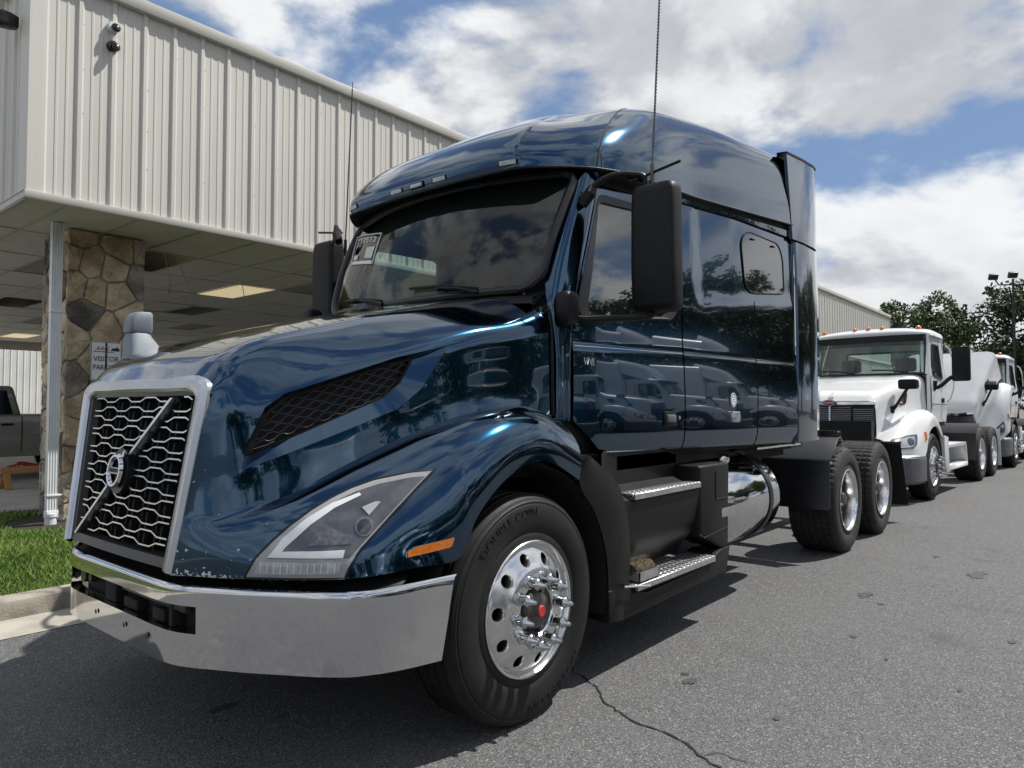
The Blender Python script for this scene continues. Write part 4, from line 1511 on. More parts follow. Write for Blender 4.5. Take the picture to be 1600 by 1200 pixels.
def door_b():
    b = side_sheet(.56, 1.68, 1.12, 2.72, 24, 34)
    cut_convex(b, DOOR, 'in')
    cut_convex(b, WOUT, 'out')
    be = [e for e in b.edges if len(e.link_faces) == 1]
    r = bmesh.ops.extrude_edge_only(b, edges=be)
    for g in r['geom']:
        if isinstance(g, bmesh.types.BMVert):
            g.co.y += .02
    return b
doors = smesh(door_b, 'door', 'blue_paint', trk, sharp=50)
def frame_b():
    A, C = resample(WOUT, 72), resample(WGL, 72)
    k0 = min(range(72), key=lambda i: (C[i][0] - A[0][0]) ** 2 + (C[i][1] - A[0][1]) ** 2)
    C = C[k0:] + C[:k0]
    b = B()
    b.loft([[(x, sside(x, z) + .018, z) for x, z in A], [(x, sside(x, z) - .002, z) for x, z in A], [(x, sside(x, z) + .002, z) for x, z in C], [(x, sside(x, z) + .03, z) for x, z in C]], cap=False)
    return b.bm()
smesh(frame_b, 'window_frame', 'black_satin', doors, sharp=40)
def glass_b():
    b = side_sheet(.70, 1.60, 1.88, 2.64, 8, 10, .016)
    cut_convex(b, scale2(WGL, 1.02), 'in')
    return b
smesh(glass_b, 'window_glass', 'side_glass', doors)
def sill_b():
    P = [(x, sside(x, 1.88) - .004, 1.885 + (x - .68) * .078) for x in np.linspace(.70, 1.50, 12)]
    return B().tube(P, .008, 6).bm()
smesh(sill_b, 'window_seal', 'black_plastic', doors)
def handle_b():
    b = B()
    b.box(1.43, 1.64, sside(1.5, 1.33) - .006, sside(1.5, 1.33) + .03, 1.285, 1.375)
    return b.bm()
hd = smesh(handle_b, 'door_handle', 'black_plastic', doors, bevel=.006)
smesh(lambda: B().box(1.445, 1.555, sside(1.5, 1.33) - .020, sside(1.5, 1.33) + .0, 1.305, 1.355).bm(), 'handle_paddle', 'bumper_grey', hd, bevel=.008)
smesh(lambda: B().lathe([(.012, 0), (.012, .006), (0, .006)], (1.60, sside(1.6, 1.33) - .004, 1.335), (0, -1, 0), 14).bm(), 'key_lock', 'polished', hd)
tv = text_b('VNL', .060, .002)
tv.v = [(.712 + x * 1.08 + y * .15, sside(.712, 1.645) - .004 - z, 1.645 + y) for x, y, z in tv.v]
tv.build('door_lettering', 'slat', doors[0])
# sleeper side
SLP = [(1.686, 1.138), (3.40, 1.118), (3.402, 2.765), (2.44, 2.755), (1.686, 2.722)]
def sleeper_b():
    b = side_sheet(1.68, 3.41, 1.10, 2.78, 30, 34)
    cut_convex(b, SLP, 'in')
    be = [e for e in b.edges if len(e.link_faces) == 1]
    r = bmesh.ops.extrude_edge_only(b, edges=be)
    for g in r['geom']:
        if isinstance(g, bmesh.types.BMVert):
            g.co.y += .02
    return b
slp = smesh(sleeper_b, 'sleeper_side', 'blue_paint', trk, sharp=50)
SW = round_poly([(2.515, 2.62), (2.62, 2.705), (3.14, 2.695), (3.215, 2.60), (3.222, 2.31), (3.15, 2.295), (2.64, 2.245), (2.555, 2.30)], .06, 4)
SW = [tuple(p) for p in SW]
def sw_sheet(P, off):
    b = tess(P, .09)
    for v in b.verts:
        v.co = (v.co.x, sside(v.co.x, v.co.y) - off, v.co.y)
    return b
swin = smesh(lambda: sw_sheet(SW, .004), 'sleeper_window', 'dark_glass', slp, sharp=60)
def sw_ring():
    P = resample(SW, 60)
    return B().tube([(x, sside(x, z) - .004, z) for x, z in P + P[:1]], .006, 6, cap=False).bm()
smesh(sw_ring, 'window_seal', 'black_plastic', swin)
def clip_b():
    b = B()
    for x in (2.70, 3.04):
        b.tube([(x - .025, sside(x, 2.66) - .008, 2.655), (x + .025, sside(x, 2.66) - .008, 2.658)], .008, 6)
    return b.bm()
smesh(clip_b, 'window_catch', 'black_plastic', swin)
def seam_b():
    b = B()
    b.tube([(2.695, sside(2.695, z) - .0005, z) for z in np.linspace(1.125, 2.19, 24)], .0035, 5)
    b.tube([(x, sside(x, 1.752) - .0005, 1.752) for x in np.linspace(1.69, 3.4, 30)], .0035, 5)
    return b.bm()
smesh(seam_b, 'panel_seam', 'black_void', slp)
smesh(lambda: B().tube([(x, sside(x, 1.742 + .02 * (x - 1.67)) - .0005, 1.728 + .014 * (x - .6)) for x in np.linspace(.60, 1.668, 20)], .0016, 5).bm(), 'crease_highlight', 'satin', doors)  # pale satin line drawn in for the highlight along the door crease
stk = B().lathe([(.0, .003), (.05, .003), (.05, 0)], (2.315, sside(2.315, 1.45) - .001, 1.452), (0, -1, 0), 28).build('round_sticker', 'white_print', slp[0])
tt = text_b('CARGO\nLABEL'.replace('CARGO', '|||||').replace('LABEL', '|||||'), .022, 0)
rb_ = B()
rb_.lathe([(.036, .0035), (.045, .0035)], (2.315, sside(2.315, 1.45) - .001, 1.452), (0, -1, 0), 28)
for dz in (-.012, .003, .018):
    rb_.box(2.292, 2.338, sside(2.315, 1.45) - .0048, sside(2.315, 1.45) - .003, 1.449 + dz, 1.453 + dz)
rb_.build('sticker_print', 'blue_band', stk)
B().box(2.262, 2.382, sside(2.32, 1.33) - .028, sside(2.32, 1.33) + .01, 1.295, 1.372).build('latch_box', 'satin', slp[0], bevel=.010)
# back panel, floor and the dark core behind the skins
core = B()
for s in (-1, 1):
    core.grid([[(x, s * (abs(sside(x, z)) - .035), z) for z in np.linspace(1.10, 1.86, 6)] for x in np.linspace(.44, 3.42, 12)])
    core.grid([[(x, s * (abs(sside(x, z)) - .035), z) for z in np.linspace(1.86, 2.76, 6)] for x in np.linspace(1.655, 3.42, 10)])
    core.grid([[(x, s * (abs(sside(min(x, 3.4), 2.7)) - .045), z) for z in (2.66, 2.78, 2.88)] for x in np.linspace(1.0, 3.42, 12)])
core.box(.02, 3.42, -.97, .97, 1.06, 1.13).box(.40, .43, -.93, .93, 1.0, 1.92)  # floor run forward and unseen firewall plate added to stop sun leaking through
core.build('cab_shell', 'black_void', trk)
B().box(3.40, 3.43, -1.22, 1.22, 1.10, 3.45).build('back_wall', 'blue_paint', trk, bevel=.01)
# A pillars
PIL_L = [(.440, -.984, 1.34), (.442, -.985, 1.70), (.425, -.965, 1.93), (.462, -.925, 2.10), (.590, -.945, 2.45), (.705, -.965, 2.72)]
PIL_R = [(.570, -1.003, 1.325), (.578, -1.004, 1.70), (.612, -1.006, 1.95), (.655, -1.006, 2.10), (.778, -.998, 2.45), (.878, -.988, 2.72)]
def pillar_b():
    G = []
    for a, c in zip(PIL_L, PIL_R):
        a, c = np.array(a), np.array(c)
        n = np.array([-.35, -.9, 0])
        w_ = .02 if a[2] > 2.0 else .004
        G.append([a + np.array([.02, .02, 0]), a * .75 + c * .25 + n * w_, a * .4 + c * .6 + n * w_, c, c + np.array([0, .02, 0])])
    return B().grid(patch(G, 8, 4)).bm()
smesh(pillar_b, 'cab_pillar', 'blue_paint', trk, sharp=60)
smesh(lambda: B().tube(spline([(.437, -.955, 1.93), (.437, -.972, 1.86), (.437, -.982, 1.7), (.437, -.984, 1.52), (.437, -.988, 1.36)], 5), .009, 6).bm(), 'hood_seal', 'black_plastic', trk)
# cab roof liner strip between fairing and doors
def gap_b():
    b = B()
    b.grid([[(x, sside(x, 2.70) + .028, 2.64), (x, sside(x, 2.70) + .02, 2.72 + .03 * (x - .8) / 2.5), (x, np.interp(x, [.78, 1.9, 3.35], [-1.035, -1.125, -1.235]) + .03, np.interp(x, [.78, 1.9, 3.35], [2.73, 2.80, 2.90]))] for x in np.linspace(.72, 3.36, 16)])
    return b.bm()
smesh(gap_b, 'roof_gap_strip', 'black_plastic', trk)
def trim_b():
    b = B()
    b.grid([[(x, sside(x, 2.70) - .010, np.interp(x, [1.6, 2.44, 3.4], [2.728, 2.765, 2.782])), (x, sside(x, 2.70) - .012, np.interp(x, [1.6, 2.44, 3.4], [2.752, 2.788, 2.835])), (x, sside(x, 2.70) + .02, np.interp(x, [1.6, 2.44, 3.4], [2.757, 2.794, 2.845]))] for x in np.linspace(1.62, 3.4, 14)])
    return b.bm()
smesh(trim_b, 'sleeper_top_trim', 'blue_paint', trk, sharp=60)
# side extenders behind the sleeper
def ext_lo():
    S = []
    for z in np.linspace(1.12, 2.752, 12):
        b = .012 * math.sin(PI * (z - 1.12) / 1.63)
        S.append([(3.41, -1.222 - b, z), (3.418, -1.240 - b, z), (3.60, -1.252 - b, z), (3.85, -1.250 - b, z), (3.97, -1.235 - b, z), (4.02, -1.20, z), (4.03, -1.12, z), (4.02, -1.10, z)])
    return B().grid(S).bm()
smesh(ext_lo, 'side_extender', 'blue_paint', trk, sharp=60)
def ext_hi():
    S = []
    for t in np.linspace(0, 1, 10):
        xl = 3.345 - .12 * t
        z0 = lambda x: 2.768 + .02 * (x - 3.4) + t * (3.45 + .075 * (x - 3.3) - 2.768)
        S.append([(xl, -1.215, z0(xl)), (xl + .006, -1.238, z0(xl)), (3.55, -1.252, z0(3.55)), (3.85, -1.250, z0(3.85)), (3.97, -1.235, z0(3.97)), (4.03, -1.20, z0(4.03)), (4.04, -1.12, z0(4.04)), (4.03, -1.0, z0(4.03))])
    b = B().grid(S)
    return b.bm()
exh = smesh(ext_hi, 'roof_extender', 'blue_paint', trk, sharp=60)
def ext_cap():
    z0 = lambda x: 3.45 + .075 * (x - 3.3)
    b = B()
    plan = [(3.222, -1.222), (3.236, -1.243), (3.55, -1.256), (3.85, -1.254), (3.97, -1.239), (4.032, -1.203), (4.043, -1.12), (4.033, -1.0)]
    b.grid([[(x, y, z0(x) - .010), (x, y, z0(x) + .008), (min(x, 3.98), y + .06 if y < -1.1 else y, z0(x) + .012), (3.7, -1.0, z0(x) + .012)] for x, y in plan])
    return b.bm()
smesh(ext_cap, 'extender_edge', 'black_plastic', exh)
def ext_band():
    b = B()
    b.grid([[(x, y + .012, 2.745), (x, y + .012, 2.782)] for x, y in ((3.36, -1.23), (3.6, -1.252), (3.85, -1.25), (3.97, -1.235), (4.02, -1.2), (4.03, -1.1))])
    return b.bm()
smesh(ext_band, 'extender_joint', 'black_void', exh)
# interior
it = B()
it.box(.42, .60, -.86, .86, 1.55, 1.90).box(.30, .62, -.80, .80, 1.84, 1.93)
it.build('dashboard', 'interior', trk, bevel=.05, seg=3)
for s in (-1, 1):
    sb_ = B().box(1.05, 1.55, s * .52 - .25, s * .52 + .25, 1.45, 1.60).box(1.45, 1.62, s * .52 - .24, s * .52 + .24, 1.58, 2.22).box(1.48, 1.58, s * .52 - .14, s * .52 + .14, 2.24, 2.42)
    sb_.build('seat', 'interior', trk, bevel=.04, seg=3)
swl = B()
cwh = Vector((.78, -.52, 1.98))
ax_ = Vector((-.55, 0, .83)).normalized()
u_ = Vector((0, 1, 0))
v__ = ax_.cross(u_)
swl.tube([cwh + (u_ * math.cos(a) + v__ * math.sin(a)) * .22 for a in np.linspace(0, 2 * PI, 33)], .016, 8, cap=False)
for a in (0, PI, -PI / 2):
    swl.tube([cwh - ax_ * .02, cwh + (u_ * math.cos(a) + v__ * math.sin(a)) * .21], .018, 6)
swl.lathe([(0, .02), (.07, .015), (.07, -.03), (0, -.03)], cwh, ax_, 16)
swl.build('steering_wheel', 'interior', trk)
B().grid([[ws(y, t) + Vector((.07, 0, 0)) for y in np.linspace(-.97, .97, 21)] for t in (.70, .8, .9, 1.0)]).build('sun_visor', 'black_void', trk)
B().box(1.70, 1.73, -1.0, .22, 1.2, 2.72).box(1.72, 3.38, -1.05, 1.05, 2.66, 2.70).box(.75, 1.72, -.9, .9, 2.66, 2.69).build('curtain', 'interior', trk)

# ------------------------------------------------------------------ mirrors and aerials
def rbox_path(cx, cy, w2, d2, r, n=4):
    return round_poly([(cx - d2, cy - w2), (cx + d2, cy - w2), (cx + d2, cy + w2), (cx - d2, cy + w2)], r, n)
def mirror_head():
    b = B()
    rings = []
    for z, k, dx in ((1.905, .80, .02), (1.915, .93, .012), (1.945, 1.0, .004), (2.15, 1.02, 0), (2.46, 1.0, .0), (2.535, .985, .002), (2.565, .95, .006), (2.577, .82, .012)):
        rings.append([(x, y, z) for x, y in rbox_path(.850 + dx, -1.362, .128 * k, .066 * k, .042)])
    b.loft(rings)
    return b.bm()
mh = smesh(mirror_head, 'mirror', 'mirror_shell', trk, sharp=50)
def mirror_glass():
    return B().box(.913, .919, -1.47, -1.255, 1.96, 2.53).bm()
smesh(mirror_glass, 'mirror_glass', 'chrome', mh)
def mirror_arm():
    b = B()
    P = spline([(.700, -1.02, 2.545), (.715, -1.06, 2.60), (.76, -1.14, 2.650), (.83, -1.24, 2.655), (.858, -1.285, 2.640), (.86, -1.30, 2.56)], 5)
    b.tube(P, .017, 8)
    return b.bm()
def mirror_arm_low():
    b = B()
    P = spline([(.560, -1.03, 1.865), (.60, -1.10, 1.858), (.70, -1.22, 1.865), (.80, -1.315, 1.875), (.848, -1.345, 1.90), (.855, -1.35, 1.95)], 5)
    b.tube(P, .019, 8)
    return b.bm()
smesh(lambda: B().tube([(.86, -1.20, 2.63), (.86, -1.50, 2.68)], .008, 6).bm(), 'aerial_rod', 'black_plastic', mh)
smesh(mirror_arm_low, 'lower_arm', 'black_plastic', mh)
smesh(mirror_arm, 'upper_arm', 'black_plastic', mh)
def mirror_base():
    b = B()
    rings = []
    for z, k in ((1.83, .6), (1.85, .9), (1.90, 1.0), (1.965, 1.0), (1.99, .85), (2.0, .6)):
        rings.append([(x, y, z) for x, y in rbox_path(.50, -1.035, .045 * k, .060 * k, .025)])
    b.loft(rings)
    return b.bm()
smesh(mirror_base, 'mirror_base', 'black_plastic', mh, sharp=50)
smesh(lambda: B().tube([(.685, -1.0, 2.50), (.70, -1.045, 2.56), (.72, -1.05, 2.60)], [.03, .034, .022], 8).bm(), 'arm_socket', 'black_plastic', mh)
for s in (-1, 1):
    kl = .13 if s < 0 else .03
    ab = B()
    ab.tube([(.86, s * 1.335, 2.57), (.862, s * 1.335, 2.70)], .012, 8)
    ab.tube([(.862, s * 1.335, 2.70), (.862 + .5 * kl, s * 1.325, 3.2), (.862 + 1.25 * kl, s * 1.31, 3.95)], [.0055, .005, .003], 6)
    for k in range(60):
        z = 2.76 + k * .019
        ab.lathe([(.0065, 0), (.0065, .006)], (.863 + (z - 2.70) * kl, s * (1.335 - (z - 2.74) * .02), z), (0, 0, 1), 6)
    ab.build('aerial', 'black_satin' if s > 0 else 'hub_grey', trk)

mh[1].location = (-.10, .04, .09)
# ------------------------------------------------------------------ skirts, steps, tank
def skirt_front():
    edge = spline([(.372, 0, 1.14), (.378, 0, 1.02), (.50, 0, .885), (.595, 0, .70), (.628, 0, .54), (.622, 0, .30)], 6)
    back = spline([(.46, 0, 1.16), (.60, 0, 1.08), (.74, 0, .98), (.84, 0, .72), (.84, 0, .52), (.80, 0, .285)], 6)
    S = []
    for e, c in zip(edge, back):
        row = []
        for t in np.linspace(0, 1, 5):
            p = e * (1 - t) + c * t
            yy = -1.195 - .014 * math.sin(PI * t)
            row.append((p[0], yy, p[2]))
        S.append([(e[0] + .01, -1.03, e[2]), (e[0], -1.175, e[2])] + row)
    return B().grid(S).bm()
smesh(skirt_front, 'arch_fairing', 'black_plastic', trk, sharp=45)
def skirt_main():
    S = []
    for z in (1.16, 1.06, .96, .90, .84, .70, .62, .56, .52, .49, .47):
        row = []
        for x in np.linspace(.60, 1.72, 16):
            y = float(np.interp(z, [.47, .50, .54, .60, .68, .80, .90], [-1.02, -1.03, -1.06, -1.12, -1.165, -1.185, -1.19]))
            if z > .90:
                y = -1.02
            if x < .86 and z > .9 - (.86 - x) * 0:
                y = min(y, -1.02 - (.86 - x) * .6)
            row.append((x, y, z))
        S.append(row)
    return B().grid(S).bm()
skm = smesh(skirt_main, 'side_skirt', 'black_plastic', trk, sharp=25)
smesh(lambda: B().box(.62, 2.0, -1.005, -.985, .95, 1.145).bm(), 'step_panel', 'black_plastic', trk, bevel=.006)
def skirt_rear():
    P = [(1.70, 1.03), (2.145, 1.03), (2.150, .98), (2.128, .475), (2.02, .468), (1.70, .60)]
    b = B().plate_y(P, -1.195, -.98)
    return b.bm()
smesh(skirt_rear, 'step_box', 'black_plastic', trk, bevel=.018, seg=3)
smesh(lambda: B().tube([(1.93, -1.197, .985), (1.93, -1.197, .80), (2.10, -1.197, .80)], .004, 5).tube([(1.74, -1.197, .575), (2.10, -1.197, .60)], .004, 5).bm(), 'box_seam', 'black_void', skm)
def skirt_low():
    P = [(.622, .46), (.622, .30), (.80, .285), (2.065, .312), (2.09, .36), (2.13, .468), (2.0, .468), (1.93, .455), (1.87, .418), (1.84, .400), (1.0, .385), (.72, .46)]
    return B().plate_y(P, -1.205, -1.0).bm()
smesh(skirt_low, 'lower_skirt', 'black_plastic', trk, bevel=.008)
def step(x0, x1, y0, y1, z, nx, name):
    outs = []
    for s in (-1, 1):
        b = B()
        ya, yb = s * y0, s * y1
        lo, hi = min(ya, yb), max(ya, yb)
        b.box(x0, x1, lo, lo + .022, z - .032, z) if s < 0 else b.box(x0, x1, hi - .022, hi, z - .032, z)
        if s < 0: b.box(x0, x1, hi - .012, hi, z - .02, z)
        else: b.box(x0, x1, lo, lo + .012, z - .02, z)
        for k in range(3):
            yy = lo + (hi - lo) * (k + 1) / 4
            b.box(x0, x1, yy - .006, yy + .006, z - .014, z - .001)
        for k in range(nx + 1):
            xx = x0 + (x1 - x0) * k / nx
            b.box(xx - .011, xx + .011, lo + .01, hi - .006, z - .012, z + .0015)
        o = b.build(name, 'step_alu', trk, bevel=.002, seg=1)
        B().box(x0 + .005, x1 - .005, lo + .01, hi - .005, z - .045, z - .03).build('step_tray', 'black_void', o)
        outs.append(o)
    return outs
step(.88, 1.685, 1.21, 1.035, .932, 17, 'step')
lows = step(.86, 1.83, 1.235, 1.03, .452, 19, 'step')
smesh(lambda: B().tube([(.985, -1.235, .425), (.72, -1.235, .47), (.86, -1.10, .474)], .007, 6).bm(), 'step_rim', 'step_alu', trk)
brb = B()
for k in range(13):
    brb.box(.90 + .0, .99, -1.225 + k * .0 - .002, -1.225, .455, .50)
P = [(.885, -1.22), (1.09, -1.22), (1.09, -1.205), (.885, -1.205)]
brb = B().box(.89, 1.10, -1.228, -1.222, .455, .51).box(.89, .896, -1.228, -1.10, .455, .51).box(1.094, 1.10, -1.228, -1.10, .455, .51).box(.89, 1.10, -1.228, -1.10, .456, .462)
tray = brb.build('brush_tray', 'step_alu', trk)
rings = []
for x, k in ((.885, .3), (.895, .8), (.92, 1), (1.0, 1.04), (1.07, 1), (1.095, .8), (1.105, .3)):
    rings.append([(x, -1.163 + .055 * k * math.cos(a), .512 + .045 * k * math.sin(a)) for a in [2 * PI * q / 16 for q in range(16)]])
br = B().loft(rings)
brr = random.Random(5)
for k in range(900):
    a = brr.uniform(-.3, PI + .3)
    x = brr.uniform(.888, 1.102)
    c = Vector((x, -1.163, .512))
    d = Vector((brr.uniform(-.3, .3), math.cos(a), math.sin(a))).normalized()
    p = c + d * .048
    q = c + d * .068
    t = Vector((.0018, 0, 0))
    br.add([p - t, p + t, q], [(0, 1, 2)])
br.build('boot_brush', 'brush', tray)
# tank
tk = B()
TC = (0, -.865, .705)
tk.lathe([(.0, 1.98), (.30, 1.98), (.325, 2.0), (.332, 2.03), (.332, 3.10), (.322, 3.135), (.29, 3.16), (.15, 3.172), (0, 3.175)], (0, -.865, .705), (1, 0, 0), 64)
tank = tk.build('fuel_tank', 'chrome', trk, sharp=30)
tk.flip().build('fuel_tank', 'chrome', trk, sharp=30)
for x in (2.93,):
    B().lathe([(.333, x - .032), (.337, x - .030), (.337, x + .030), (.333, x + .032)], TC, (1, 0, 0), 64).build('tank_strap', 'black_satin', tank)
B().lathe([(.0, .33), (.05, .33), (.05, .38), (.04, .395), (0, .395)], (2.42, -.865, .705), (0, -.45, .9), 20).build('filler_cap', 'polished', tank)
hs = B()
hs.tube(spline([(2.1, -.95, 1.06), (2.5, -1.0, 1.08), (2.62, -1.02, 1.06), (2.68, -.98, 1.10), (2.66, -.9, 1.14)], 5), .014, 6)
hs.tube(spline([(2.55, -1.0, 1.05), (2.62, -1.05, 1.08), (2.75, -1.05, 1.05), (2.95, -.9, 1.03)], 5), .010, 6)
hs.box(2.58, 2.66, -1.02, -.92, 1.05, 1.13)
hs.build('air_fitting', 'black_plastic', trk)
B().box(1.0, 4.2, -1.02, 1.02, 1.04, 1.12).box(1.9, 3.9, -.95, -.5, .98, 1.05).build('cab_floor', 'black_void', trk)
B().box(2.9, 3.9, -1.10, -1.06, 1.075, 1.09).build('deck_rail', 'polished', trk)

# ------------------------------------------------------------------ chassis and wheels
ch = B()
for s in (-1, 1):
    ch.box(-1.0, 7.15, s * .43 - .045, s * .43 + .045, .78, 1.02)
for x in (.9, 2.2, 3.5, 4.6, 5.57, 6.6, 7.1):
    ch.box(x - .05, x + .05, -.40, .40, .82, .98)
ch.tube([(0, -.9, .46), (0, .9, .46)], .06, 10)
for x in (4.909, 6.229):
    ch.tube([(x, -.95, .505), (x, .95, .505)], .09, 12)
    ch.lathe([(0, -.2), (.2, -.12), (.2, .12), (0, .2)], (x, 0, .505), (0, 1, 0), 16)
ch.box(-.1, 1.6, -.38, .38, .5, 1.1)
ch.build('chassis', 'black_satin', trk, bevel=.008)
fw_ = B().lathe([(0, 1.12), (.45, 1.12), (.46, 1.15), (.0, 1.17)], (5.57, 0, 0), (0, 0, 1), 32).box(5.1, 6.0, -.5, .5, 1.03, 1.11)
fw_.build('fifth_wheel', 'black_plastic', trk)
for s in (-1, 1):
    wheel(trk, 0, s * 1.19, s, 'steer', rot=.1)
    for x in (4.909, 6.229):
        wheel(trk, x, s * 1.225, s, 'drive', rot=.3 + x)
def rear_fender():
    P = [(4.27, .47), (4.30, .50), (4.315, .90), (4.33, .915), (4.60, 1.10), (4.665, 1.112), (4.665, 1.180), (4.652, 1.180), (4.652, 1.124), (4.595, 1.114), (4.315, .930), (4.30, .905), (4.285, .50)]
    return B().plate_y(P, -1.225, -.60).bm()
smesh(rear_fender, 'drive_fender', 'black_satin', trk, bevel=.003)
smesh(lambda: B().tube([(4.64, -1.21, 1.17), (4.72, -1.21, 1.10), (4.80, -1.21, 1.02)], .006, 6).tube([(4.30, -1.24, .895), (4.33, -1.2, .90)], .012, 6).bm(), 'fender_bracket', 'polished', trk)
def flap():
    S = B()
    S.prism([(-.66, 0), (-1.26, 0), (-1.27, -.78), (-.68, -.80)], lambda y, t: (6.98 - t * .42, y, .965 + t * .97), lambda y, t: (6.992 - t * .42, y, .965 + t * .97))
    return S.bm()
fl = smesh(flap, 'mud_flap', 'black_plastic', trk, bevel=.004)
smesh(lambda: B().tube([(6.97, -.45, .975), (6.97, -1.27, .980)], .014, 8).bm(), 'flap_hanger', 'black_satin', fl)

# ------------------------------------------------------------------ white day-cab tractors
WH = [
 [(-.98, 0, 1.50), (-.97, -.35, 1.497), (-.93, -.605, 1.465), (-.93, -.64, 1.2), (-.95, -.645, .9)],
 [(-.86, 0, 1.60), (-.86, -.35, 1.595), (-.82, -.625, 1.555), (-.80, -.67, 1.25), (-.80, -.69, .98)],
 [(-.4, 0, 1.735), (-.4, -.35, 1.725), (-.38, -.70, 1.67), (-.38, -.755, 1.4), (-.38, -.78, 1.18)],
 [(.2, 0, 1.875), (.2, -.35, 1.865), (.22, -.785, 1.80), (.2, -.84, 1.5), (.2, -.86, 1.27)],
 [(.70, 0, 1.955), (.71, -.35, 1.95), (.73, -.865, 1.905), (.74, -.93, 1.55), (.74, -.95, 1.15)]]
WF = [
 [(-.95, -.62, .95), (-1.05, -.75, .92), (-1.12, -.86, .87), (-1.15, -.92, .79), (-1.15, -.95, .70)],
 [(-.8, -.68, 1.05), (-.82, -.85, 1.09), (-.82, -1.0, 1.01), (-.80, -1.10, .88), (-.78, -1.15, .70)],
 [(-.5, -.75, 1.18), (-.5, -.92, 1.27), (-.49, -1.06, 1.22), (-.50, -1.16, 1.02), (-.555, -1.2, .71)],
 [(-.1, -.82, 1.26), (-.1, -.98, 1.365), (-.1, -1.1, 1.33), (-.14, -1.18, 1.22), (-.30, -1.2, 1.03)],
 [(.28, -.87, 1.26), (.28, -1.0, 1.345), (.26, -1.12, 1.30), (.22, -1.19, 1.22), (.12, -1.2, 1.115)],
 [(.70, -.94, .98), (.69, -1.03, 1.0), (.66, -1.13, .99), (.62, -1.19, .97), (.54, -1.2, .92)]]
SWH, SWF = patch(WH, 6, 6), patch(WF, 6, 5)
SWFfine = patch(WF, 18, 16)
wf_bvh = bvh_of(B().grid(SWFfine).bm())
wh_bvh = bvh_of(B().grid(patch(WH, 12, 12)).bm())
def swap_xy(b):
    for v in b.verts:
        v.co = (v.co.y, v.co.x, v.co.z)
